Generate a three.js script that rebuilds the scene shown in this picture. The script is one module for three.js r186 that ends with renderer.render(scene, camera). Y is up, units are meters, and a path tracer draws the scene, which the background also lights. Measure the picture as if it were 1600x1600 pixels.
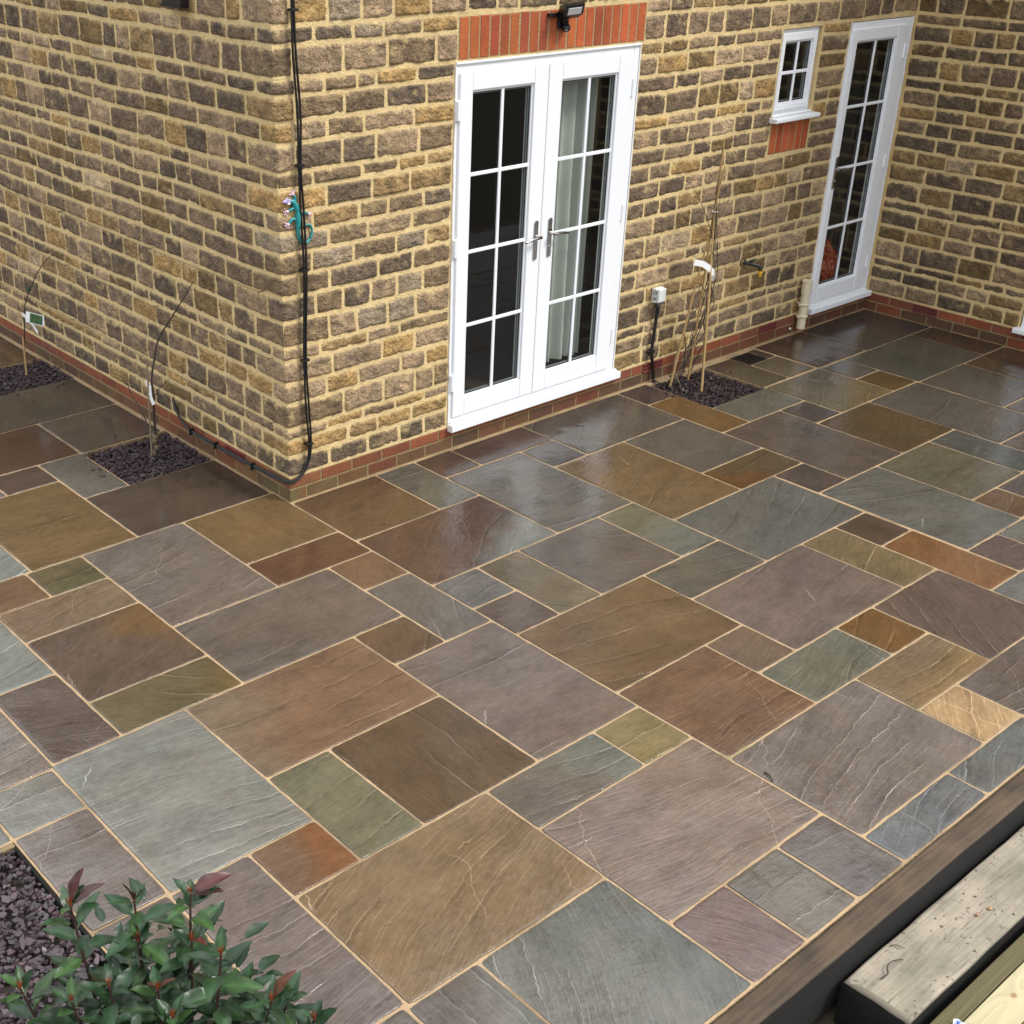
import * as THREE from 'three';
import { mergeGeometries } from 'three/addons/utils/BufferGeometryUtils.js';

// ------------------------------------------------------------------ camera, sky, sun, exposure
const scene = new THREE.Scene();
const camera = new THREE.PerspectiveCamera(44.09, 1, 0.1, 400);
camera.position.set(-3.7147, 3.17, 5.4417);
camera.quaternion.setFromRotationMatrix(new THREE.Matrix4().makeBasis(
  new THREE.Vector3(0.76598, 0.00602, 0.64284), new THREE.Vector3(0.29782, 0.88286, -0.36313), new THREE.Vector3(-0.56972, 0.4696, 0.67446)));
camera.setViewOffset(1600, 1600, 163.6, -57, 1600, 1600);       // the photograph is an off-centre crop
camera.updateMatrixWorld(true); camera.updateProjectionMatrix();
scene.add(camera);

const renderer = new THREE.WebGLRenderer({ antialias: true });
renderer.toneMapping = THREE.LinearToneMapping;
renderer.toneMappingExposure = 1.85;
renderer.shadowMap.enabled = true;

// ------------------------------------------------------------------ noise
function rng(seed) { let a = seed >>> 0; return () => { a = (a + 0x6D2B79F5) | 0; let t = Math.imul(a ^ (a >>> 15), 1 | a); t = (t + Math.imul(t ^ (t >>> 7), 61 | t)) ^ t; return ((t ^ (t >>> 14)) >>> 0) / 4294967296; }; }
const PERM = new Uint8Array(512); { const r = rng(77), p = [...Array(256).keys()]; for (let i = 255; i > 0; i--) { const j = Math.floor(r() * (i + 1)); [p[i], p[j]] = [p[j], p[i]]; } for (let i = 0; i < 512; i++) PERM[i] = p[i & 255]; }
const GX = [], GY = []; for (let i = 0; i < 256; i++) { GX.push(Math.cos(i * 2.399963)); GY.push(Math.sin(i * 2.399963)); }
function noise(x, y) {                                            // gradient noise, about -0.7 .. 0.7
  const xi = Math.floor(x), yi = Math.floor(y), fx = x - xi, fy = y - yi, X = xi & 255, Y = yi & 255;
  const u = fx * fx * fx * (fx * (fx * 6 - 15) + 10), v = fy * fy * fy * (fy * (fy * 6 - 15) + 10);
  const a = PERM[PERM[X] + Y], b = PERM[PERM[X + 1] + Y], c = PERM[PERM[X] + Y + 1], d = PERM[PERM[X + 1] + Y + 1];
  const n0 = GX[a] * fx + GY[a] * fy, n1 = GX[b] * (fx - 1) + GY[b] * fy, n2 = GX[c] * fx + GY[c] * (fy - 1), n3 = GX[d] * (fx - 1) + GY[d] * (fy - 1);
  return (n0 + (n1 - n0) * u) + ((n2 + (n3 - n2) * u) - (n0 + (n1 - n0) * u)) * v;
}
function fbm(x, y, oct = 4, gain = 0.5) { let s = 0, a = 1, t = 0; for (let i = 0; i < oct; i++) { s += a * noise(x, y); t += a; a *= gain; x = x * 2.03 + 17.3; y = y * 2.03 - 9.1; } return s / t * 1.6; }
const clamp = (x, a = 0, b = 1) => Math.min(b, Math.max(a, x)), mix = (a, b, t) => a + (b - a) * t;
const sstep = (a, b, x) => { const t = clamp((x - a) / (b - a)); return t * t * (3 - 2 * t); };

// overcast sky: brighter overhead, soft cloud, nothing else
{
  const W = 256, H = 128, d = new Float32Array(W * H * 4);
  for (let j = 0; j < H; j++) for (let i = 0; i < W; i++) {
    const el = ((j + 0.5) / H - 0.5) * Math.PI, az = (i + 0.5) / W * 2 * Math.PI, k = (j * W + i) * 4;
    const cx = Math.cos(az) * Math.cos(el), cz = Math.sin(az) * Math.cos(el), s = Math.sin(el);
    let L = s > 0 ? 0.55 + 0.58 * s : 0.15;
    if (s > 0) L *= 1 + 0.22 * fbm(cx * 2.2 / (s + 0.35) + 5, cz * 2.2 / (s + 0.35) + 3, 4);
    d[k] = L * 0.975; d[k + 1] = L * 1.0; d[k + 2] = L * 1.04; d[k + 3] = 1;
  }
  const t = new THREE.DataTexture(d, W, H, THREE.RGBAFormat, THREE.FloatType);
  t.mapping = THREE.EquirectangularReflectionMapping; t.magFilter = THREE.LinearFilter; t.minFilter = THREE.LinearFilter; t.needsUpdate = true;
  scene.background = t; scene.environment = t;
}
const sun = new THREE.DirectionalLight(new THREE.Color(1, 0.96, 0.9), 1.65);
sun.position.set(9, 17, 13); sun.target.position.set(1.5, 0, 1); scene.add(sun, sun.target);
sun.castShadow = true; sun.shadow.radius = 26; sun.shadow.mapSize.set(2048, 2048);
Object.assign(sun.shadow.camera, { left: -10, right: 10, top: 10, bottom: -10, near: 1, far: 60 });

// ------------------------------------------------------------------ small helpers
const lum = (c) => 0.3 * c[0] + 0.6 * c[1] + 0.1 * c[2];
const V3 = (x, y, z) => new THREE.Vector3(x, y, z);
const lin = (hex, k = 1) => { const c = new THREE.Color('#' + hex); return [c.r * k, c.g * k, c.b * k]; };
const usedNames = new Map();
function numbered(name) { const n = usedNames.get(name) ?? 0; usedNames.set(name, n + 1); return n ? name + '_' + String(n).padStart(3, '0') : name; }
function tag(o, label, category, group) { Object.assign(o.userData, { label, category }); if (group) o.userData.group = group; return o; }
function thing(name, label, category, pos = [0, 0, 0], group) { const g = new THREE.Group(); g.name = numbered(name); g.position.set(...pos); scene.add(g); return tag(g, label, category, group); }
function part(name, geo, mat, parent, pos) {
  const m = new THREE.Mesh(Array.isArray(geo) ? (geo.length > 1 ? merge(geo) : geo[0]) : geo, mat); m.name = parent === scene ? numbered(name) : name; m.castShadow = m.receiveShadow = true;
  if (pos) m.position.set(...pos); parent.add(m); return m;
}
function grp(name, parent, pos) { const g = new THREE.Group(); g.name = name; if (pos) g.position.set(...pos); parent.add(g); return g; }
function merge(list) { const l = list.map((g) => { const n = g.index ? g.toNonIndexed() : g; for (const k of Object.keys(n.attributes)) if (!['position', 'normal', 'uv', 'color'].includes(k)) n.deleteAttribute(k); return n; }); const col = l.every((g) => g.attributes.color); if (!col) l.forEach((g) => g.deleteAttribute('color')); return mergeGeometries(l); }
function std(rgb, rough = 0.6, extra = {}) { const m = new THREE.MeshStandardMaterial({ roughness: rough, ...extra }); if (rgb) m.color.setRGB(...rgb); return m; }
// a box with small bevelled edges, from corner to corner, uv in metres
function slabBox(x0, x1, y0, y1, z0, z1, b = 0.003) {
  const w = x1 - x0, h = y1 - y0, d = z1 - z0; b = Math.min(b, w * 0.4, h * 0.4, d * 0.4);
  const s = new THREE.Shape(); s.moveTo(-w / 2 + b, -h / 2 + b); s.lineTo(w / 2 - b, -h / 2 + b); s.lineTo(w / 2 - b, h / 2 - b); s.lineTo(-w / 2 + b, h / 2 - b); s.closePath();
  const g = new THREE.ExtrudeGeometry(s, { depth: d - 2 * b, bevelEnabled: true, bevelThickness: b, bevelSize: b, bevelSegments: 2, curveSegments: 1 });
  g.translate((x0 + x1) / 2, (y0 + y1) / 2, z0 + b); return g;
}
function box(x0, x1, y0, y1, z0, z1) { const g = new THREE.BoxGeometry(x1 - x0, y1 - y0, z1 - z0); return g.translate((x0 + x1) / 2, (y0 + y1) / 2, (z0 + z1) / 2); }
// a tube through points with a radius that varies along it
function tube(pts, r0, r1 = r0, sides = 7, seg = 0, bump) {
  const c = new THREE.CatmullRomCurve3(pts.map((p) => V3(...p)), false, 'centripetal'), n = seg || Math.max(4, pts.length * 4);
  const g = new THREE.TubeGeometry(c, n, 1, sides, false), p = g.attributes.position, q = V3();
  for (let i = 0; i <= n; i++) { const o = c.getPointAt(i / n); let r = mix(r0, r1, i / n); if (bump) r *= bump(i / n); for (let j = 0; j <= sides; j++) { const k = i * (sides + 1) + j; q.fromBufferAttribute(p, k).sub(o).multiplyScalar(r).add(o); p.setXYZ(k, q.x, q.y, q.z); } }
  g.computeVertexNormals(); return g;
}
function ball(x, y, z, r, sx = 1, sy = 1, sz = 1, det = 12) { const g = new THREE.SphereGeometry(r, det, Math.ceil(det * 0.7)); g.scale(sx, sy, sz); return g.translate(x, y, z); }

// ------------------------------------------------------------------ textures (computed; metres to uv by TILE)
function dataTex(N, fill, float, srgb) {
  const d = float ? new Float32Array(N * N * 4) : new Uint8Array(N * N * 4);
  for (let j = 0; j < N; j++) for (let i = 0; i < N; i++) { const k = (j * N + i) * 4, c = fill(i, j); if (float) { d[k] = d[k + 1] = d[k + 2] = c; d[k + 3] = 1; } else { for (let q = 0; q < 3; q++) d[k + q] = clamp(Array.isArray(c) ? c[q] : c) * 255; d[k + 3] = 255; } }
  const t = new THREE.DataTexture(d, N, N, THREE.RGBAFormat, float ? THREE.FloatType : THREE.UnsignedByteType);
  t.wrapS = t.wrapT = THREE.MirroredRepeatWrapping; t.magFilter = THREE.LinearFilter; t.minFilter = THREE.LinearMipmapLinearFilter; t.generateMipmaps = !float; if (float) t.minFilter = THREE.LinearFilter;
  if (srgb) t.colorSpace = THREE.SRGBColorSpace; t.needsUpdate = true; return t;
}
const toS = (x) => (x <= 0.0031308 ? x * 12.92 : 1.055 * Math.pow(x, 1 / 2.4) - 0.055);    // linear multiplier to stored sRGB value

// riven sandstone: bedding planes that step, darker and paler bands, fine specks; level 0 smooth .. 2 strongly riven
const SLAB_TILE = 1.5, BASE = 0.36;
function slabMaterial(level, seed) {
  const N = 896, px = SLAB_TILE / N, ox = seed * 31.7, oy = seed * 12.3, S = [4, 6.5, 10][level];
  const T = [new Float32Array(N * N), new Float32Array(N * N), new Float32Array(N * N)], comb = new Float32Array(N * N), h = new Float32Array(N * N), ln = new Float32Array(N * N), low = new Float32Array(N * N);
  for (let j = 0; j < N; j++) for (let i = 0; i < N; i++) {
    const x = i * px, y = j * px, k = j * N + i, jag = 0.013 * fbm(x * 10 + ox, y * 13 + oy, 4, 0.62) + 0.0032 * noise(x * 46 + oy, y * 46) + 0.0008 * noise(x * 110, y * 110 + ox), bend = 0.085 * noise(x * 1.3 + ox, y * 1.6 + oy) + 0.03 * noise(x * 3.2 - ox, y * 4.5);
    T[0][k] = S * (y + bend + jag); T[1][k] = (30 + 8 * level) * (y + bend * 0.9 + 0.006 * fbm(x * 8 + ox, y * 20, 2) + 0.0025 * noise(x * 34 + ox, y * 50)); T[2][k] = 2.1 * (0.75 * x + 0.5 * y) + 0.5 * fbm(x * 1.5 + oy, y * 1.9 + ox, 2) + 0.06 * fbm(x * 12 + ox, y * 12, 3, 0.6) + 8;
    comb[k] = fbm(x * 8 + ox, (y + bend + jag * 0.5) * 110 + oy, 4, 0.65);
  }
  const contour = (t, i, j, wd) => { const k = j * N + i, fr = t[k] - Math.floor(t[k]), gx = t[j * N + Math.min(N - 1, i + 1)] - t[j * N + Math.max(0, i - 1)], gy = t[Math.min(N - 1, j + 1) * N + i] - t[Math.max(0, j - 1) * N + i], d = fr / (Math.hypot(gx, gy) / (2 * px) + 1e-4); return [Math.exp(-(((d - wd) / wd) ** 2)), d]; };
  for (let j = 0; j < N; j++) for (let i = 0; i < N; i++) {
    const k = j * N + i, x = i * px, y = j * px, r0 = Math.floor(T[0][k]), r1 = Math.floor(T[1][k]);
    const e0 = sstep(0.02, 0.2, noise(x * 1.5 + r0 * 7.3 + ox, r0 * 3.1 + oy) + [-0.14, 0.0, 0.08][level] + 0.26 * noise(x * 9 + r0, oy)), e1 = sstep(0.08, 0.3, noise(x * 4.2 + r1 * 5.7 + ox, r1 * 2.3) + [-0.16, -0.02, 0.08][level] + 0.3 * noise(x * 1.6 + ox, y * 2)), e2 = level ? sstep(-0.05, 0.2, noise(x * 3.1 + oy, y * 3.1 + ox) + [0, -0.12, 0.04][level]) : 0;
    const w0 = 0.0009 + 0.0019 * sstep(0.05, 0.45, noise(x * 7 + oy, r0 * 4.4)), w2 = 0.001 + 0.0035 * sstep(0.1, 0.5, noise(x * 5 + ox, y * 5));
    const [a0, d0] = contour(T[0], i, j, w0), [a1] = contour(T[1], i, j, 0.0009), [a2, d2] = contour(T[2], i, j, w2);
    ln[k] = Math.min(1.15, a0 * e0 * 0.95 + a1 * e1 * 0.42 + a2 * e2 * 0.9);  // pale worn step edges, with their lit brightness painted in as well
    low[k] = e0 * sstep(0.02, 0.0, Math.abs(d0 - 0.012)) * 0.17;  // shading line painted into the colour beside each step edge
    h[k] = 0.0016 * e0 * sstep(0, w0 * 2.5, d0) + 0.0013 * e2 * sstep(0, w2 * 2, d2) + 0.00035 * a1 * e1 + [0.00022, 0.00045, 0.0007][level] * comb[k] + [0.00018, 0.0003, 0.0004][level] * fbm(x * 60 + ox, y * 60 + oy, 3) + 0.0006 * fbm(x * 12, y * 22 + oy, 2);
  }
  const r = rng(seed * 97 + 5), speck = new Float32Array(N * N);
  for (let q = 0; q < 1300 + 700 * level; q++) { const i = Math.floor(r() * N), j = Math.floor(r() * N), s = 0.1 + 0.5 * r() * r(); speck[j * N + i] = s; if (r() < 0.35) { speck[j * N + Math.min(N - 1, i + 1)] = s; speck[Math.min(N - 1, j + 1) * N + i] = s * 0.7; } }
  const map = dataTex(N, (i, j) => {
    const k = j * N + i, x = i * px, y = j * px;
    const band = fbm(x * 1.6 + ox + 3, y * 8 + oy + 0.6 * fbm(x * 4, y * 4, 2), 5, 0.6), blot = fbm(x * 5 + oy, y * 6 + ox, 5, 0.6), grit = noise(x * 330, y * 330), mid = fbm(x * 26 + oy, y * 40 + ox, 3, 0.6);
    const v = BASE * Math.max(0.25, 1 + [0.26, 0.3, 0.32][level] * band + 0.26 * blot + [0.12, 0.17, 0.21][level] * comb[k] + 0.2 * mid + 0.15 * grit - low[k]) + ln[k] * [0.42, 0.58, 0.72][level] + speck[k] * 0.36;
    const warm = 0.05 * fbm(x * 3.3 + 9, y * 3.3 + ox, 3) - 0.03 * ln[k];
    return [toS(clamp(v * (1 + warm))), toS(clamp(v)), toS(clamp(v * (1 - warm)))];
  }, false, true);
  const bump = dataTex(N, (i, j) => 0.5 + h[j * N + i] / 0.03, true);
  const rough = dataTex(N, (i, j) => { const k = j * N + i, x = i * px, y = j * px; return clamp([0.19, 0.19, 0.2][level] + 0.22 * fbm(x * 3.2 + ox, y * 3.2 + oy, 4) + 0.09 * fbm(x * 60, y * 60, 2) + ln[k] * 0.1, 0.06, 0.8); });
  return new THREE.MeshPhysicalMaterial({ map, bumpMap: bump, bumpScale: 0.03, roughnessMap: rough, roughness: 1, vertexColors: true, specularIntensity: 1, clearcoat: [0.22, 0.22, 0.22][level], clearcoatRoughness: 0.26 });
}
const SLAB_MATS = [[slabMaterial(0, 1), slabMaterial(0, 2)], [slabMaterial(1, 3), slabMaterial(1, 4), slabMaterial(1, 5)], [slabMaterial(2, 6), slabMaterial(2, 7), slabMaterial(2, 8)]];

// rock-faced stone, sandy mortar, fired brick, sawn timber
const STONE_TILE = 0.8;
const stoneMat = (() => {
  const N = 768, px = STONE_TILE / N;
  const map = dataTex(N, (i, j) => { const x = i * px, y = j * px, a = fbm(x * 16, y * 16, 5, 0.62), b = fbm(x * 60 + 4, y * 60, 3), c = noise(x * 240, y * 240), d = sstep(0.28, 0.55, fbm(x * 28 + 9, y * 34 + 2, 4, 0.6));
    let v = 0.6 * (1 + 0.55 * a + 0.42 * b + 0.3 * c); v = mix(v, v * 1.45 + 0.08, d * 0.6); v *= 1 - 0.55 * sstep(0.3, 0.6, fbm(x * 34 + 31, y * 34 + 17, 4, 0.6)); return [toS(clamp(v * (1 + 0.05 * a))), toS(clamp(v)), toS(clamp(v * (1 - 0.06 * a)))]; }, false, true);
  const bump = dataTex(N, (i, j) => { const x = i * px, y = j * px; return 0.5 + 0.32 * fbm(x * 26, y * 26, 5, 0.66) + 0.22 * Math.abs(fbm(x * 42 + 3, y * 42, 4)); }, true);
  return std(null, 0.86, { map, bumpMap: bump, bumpScale: 0.024, vertexColors: true });
})();
const mortarMat = (() => {
  const N = 512, px = 1 / N;
  const map = dataTex(N, (i, j) => { const x = i * px, y = j * px, v = 0.8 * (1 + 0.16 * fbm(x * 5, y * 5, 4) + 0.12 * noise(x * 150, y * 150) + 0.14 * fbm(x * 30, y * 30, 3)); const g = 0.5 + 0.5 * fbm(x * 3 + 5, y * 3, 3); return [toS(clamp(v)), toS(clamp(v * (0.95 + 0.03 * g))), toS(clamp(v * (0.86 + 0.1 * g)))]; }, false, true);
  const bump = dataTex(N, (i, j) => { const x = i * px, y = j * px; return 0.5 + 0.3 * fbm(x * 22, y * 22, 4, 0.6) + 0.15 * noise(x * 130, y * 130); }, true);
  return std([0.76, 0.595, 0.315], 0.93, { map, bumpMap: bump, bumpScale: 0.012 });
})();
const BRICK_TILE = 0.6;
const brickMat = (() => {
  const N = 512, px = BRICK_TILE / N;
  const map = dataTex(N, (i, j) => { const x = i * px, y = j * px, v = 0.68 * (1 + 0.3 * fbm(x * 9, y * 9, 4) + 0.2 * noise(x * 220, y * 220)), s = sstep(0.42, 0.7, fbm(x * 24 + 3, y * 24, 4)); return [toS(clamp(v + 0.1 * s)), toS(clamp(v + 0.14 * s)), toS(clamp(v + 0.14 * s))]; }, false, true);
  const bump = dataTex(N, (i, j) => { const x = i * px, y = j * px; return 0.5 + 0.25 * fbm(x * 40, y * 40, 4, 0.6); }, true);
  return std(null, 0.8, { map, bumpMap: bump, bumpScale: 0.005, vertexColors: true });
})();
function woodMaterial(rgb, dark, seed, opt = {}) {
  const N = 768, T = 1.2, px = T / N, o = { grain: 0.35, blot: 0.2, crack: 0.5, knots: 0, moss: 0, rough: 0.75, bump: 0.004, ...opt }, r = rng(seed), kn = [];
  for (let q = 0; q < o.knots; q++) kn.push([r() * T, r() * T, 0.008 + 0.008 * r()]);
  const H = new Float32Array(N * N);
  const map = dataTex(N, (i, j) => {
    const x = i * px, y = j * px; let yy = y, kd = 0;
    for (const [kx, ky, kr] of kn) { const d = Math.hypot((x - kx) * 0.7, y - ky); kd = Math.max(kd, 1 - sstep(kr * 0.5, kr, d)); yy += 0.03 * Math.exp(-((d / (kr * 3)) ** 2)) * Math.sign(y - ky); }
    const g = fbm(x * 2 + seed, yy * 75 + 0.8 * fbm(x * 3, y * 8, 2), 4, 0.6), b = fbm(x * 3.5 + seed, y * 7, 5, 0.6), cr = sstep(0.34, 0.62, fbm(x * 2.2 + seed * 3, yy * 60 + 3, 3)) * sstep(-0.1, 0.3, fbm(x * 3 + 4, y * 9, 2)), sp = sstep(0.36, 0.6, fbm(x * 40 + seed, y * 60, 3)) * sstep(-0.05, 0.35, fbm(x * 3 + 9 + seed, y * 5, 3));
    H[j * N + i] = 0.5 + 0.25 * g - 0.5 * cr * o.crack - 0.2 * sp * o.crack;
    const sk = o.speck ? sstep(0.12, 0.42, fbm(x * 34 + seed, y * 30 + 5, 4, 0.65)) * sstep(-0.12, 0.3, fbm(x * 2.4 + 3, y * 4.5 + 1, 3)) * 0.8 : 0, dk = clamp(cr * o.crack + sp * o.crack + kd * 0.8 + sk), v = 1 + o.grain * g + o.blot * b, ms = o.moss * sstep(0.0, 0.5, fbm(x * 2 + 2 + seed, y * 6 + 7, 4));
    return [0, 1, 2].map((c) => toS(clamp(mix(mix(rgb[c] * v, dark[c], dk), [0.115, 0.12, 0.075][c], ms))));
  }, false, true);
  return std(null, o.rough, { map, bumpMap: dataTex(N, (i, j) => H[j * N + i], true), bumpScale: o.bump });
}
const edgeWood = woodMaterial([0.062, 0.04, 0.022], [0.014, 0.01, 0.007], 11, { rough: 0.75, crack: 0.5, blot: 0.8, grain: 0.5 });
const greyWood = woodMaterial([0.25, 0.215, 0.165], [0.035, 0.03, 0.026], 12, { crack: 1.0, blot: 0.75, grain: 0.3, moss: 0.4, speck: 1, rough: 0.85, bump: 0.006 });
const oliveWood = woodMaterial([0.085, 0.07, 0.026], [0.03, 0.025, 0.01], 13, { grain: 0.5, crack: 0.4, rough: 0.7 });
const paleWood = woodMaterial([0.42, 0.365, 0.215], [0.22, 0.11, 0.05], 14, { grain: 0.24, blot: 0.1, crack: 0.06, knots: 30, rough: 0.65, bump: 0.001 });
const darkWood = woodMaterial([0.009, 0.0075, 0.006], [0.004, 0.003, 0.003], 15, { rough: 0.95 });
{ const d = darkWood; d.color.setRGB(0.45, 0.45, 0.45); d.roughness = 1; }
const mossWood = woodMaterial([0.2, 0.14, 0.065], [0.05, 0.04, 0.02], 16, { moss: 0.7, blot: 0.4 });
function wuv(g, along = 'x', o = 0) {                               // planar uv in metres / 1.2, grain along one axis
  const p = g.attributes.position, n = g.attributes.normal, uv = new Float32Array(p.count * 2);
  for (let i = 0; i < p.count; i++) { const a = along === 'x' ? p.getX(i) : along === 'z' ? p.getZ(i) : p.getY(i); let b; const ny = Math.abs(n.getY(i)); if (along === 'y') b = p.getX(i) + p.getZ(i); else b = ny > 0.5 ? (along === 'x' ? p.getZ(i) : p.getX(i)) : p.getY(i); uv[i * 2] = (a + o) / 1.2; uv[i * 2 + 1] = (b + o * 0.7) / 1.2; }
  g.setAttribute('uv', new THREE.BufferAttribute(uv, 2)); return g;
}
const white = std([0.78, 0.80, 0.83], 0.32), gasket = std([0.03, 0.033, 0.036], 0.6), black = std([0.006, 0.006, 0.007], 0.42), chrome = std([0.42, 0.40, 0.39], 0.12, { metalness: 1 });
const glass = new THREE.MeshPhysicalMaterial({ roughness: 0.02, transmission: 1, thickness: 0, ior: 1.5, side: THREE.DoubleSide }); glass.color.setRGB(0.9, 0.94, 0.92);

// ------------------------------------------------------------------ ground and patio
const ground = part('ground', new THREE.PlaneGeometry(240, 240, 1, 1).rotateX(-Math.PI / 2), (() => {
  const N = 512, map = dataTex(N, (i, j) => { const x = i / N * 2, y = j / N * 2, v = 1 + 0.5 * fbm(x * 8, y * 8, 5, 0.6), g = sstep(-0.1, 0.4, fbm(x * 2, y * 2, 4)); return [toS(mix(0.05, 0.036, g) * v), toS(mix(0.038, 0.038, g) * v), toS(mix(0.024, 0.02, g) * v)]; }, false, true); map.repeat.set(120, 120); return std(null, 0.95, { map });
})(), scene, [0, -0.3, 0]); ground.userData.kind = 'structure';
const patio = new THREE.Group(); patio.name = 'patio'; patio.userData = { kind: 'structure', label: 'wet riven sandstone patio in mixed brown, grey and ochre slabs' }; scene.add(patio);
const X0 = -0.02, Z0 = 0.03, XR = 5.835;                            // house corner, main wall plane, right wing plane
const BEDS = [[-0.623, X0 - 0.004, -3.147, -2.6], [-0.617, X0 - 0.004, -1.352, -0.757], [3.036, 3.631, 0.085, 0.645], [-3.4, -2.485, 1.733, 3.91]];
const DRAIN = [3.944, 4.166, 0.092, 0.285];
{
  const s = new THREE.Shape(); [[-3.4, -5], [X0, -5], [X0, Z0], [XR, Z0], [XR, 3.915], [-3.4, 3.915]].forEach(([x, z], i) => s[i ? 'lineTo' : 'moveTo'](x, -z)); s.closePath();
  for (const [a, b, c, d] of [...BEDS, DRAIN]) { const h = new THREE.Path(), e = d > 3.9 ? 3.9 : d, f = a < -3.3 ? -3.38 : a, b2 = b > X0 - 0.01 && b < 0 ? X0 - 0.006 : b; h.moveTo(f, -c); h.lineTo(b2, -c); h.lineTo(b2, -e); h.lineTo(f, -e); h.closePath(); s.holes.push(h); }
  const g = new THREE.ExtrudeGeometry(s, { depth: 0.29, bevelEnabled: false }); g.rotateX(-Math.PI / 2); g.translate(0, -0.2935, 0);
  const jm = mortarMat.clone(); jm.map = (() => { const N = 512; const t = dataTex(N, (i, j) => { const x = i / N * 4, y = j / N * 4, damp = sstep(0.0, 0.5, fbm(x * 2.2 + 3, y * 2.2, 4)), v = 0.82 * (1 + 0.2 * fbm(x * 14, y * 14, 4) + 0.14 * noise(x * 60, y * 60)) * (1 - 0.38 * damp), gr = sstep(0.3, 0.6, fbm(x * 5 + 9, y * 5 + 4, 4)); return [toS(clamp(v * (1 - 0.3 * gr))), toS(clamp(v * (1 - 0.2 * gr))), toS(clamp(v * (1 - 0.3 * gr)))]; }, false, true); t.repeat.set(0.25, 0.25); return t; })(); jm.color.setRGB(0.43, 0.30, 0.17); jm.roughness = 0.85;
  part('mortar_joint', g, jm, patio);
}
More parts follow.
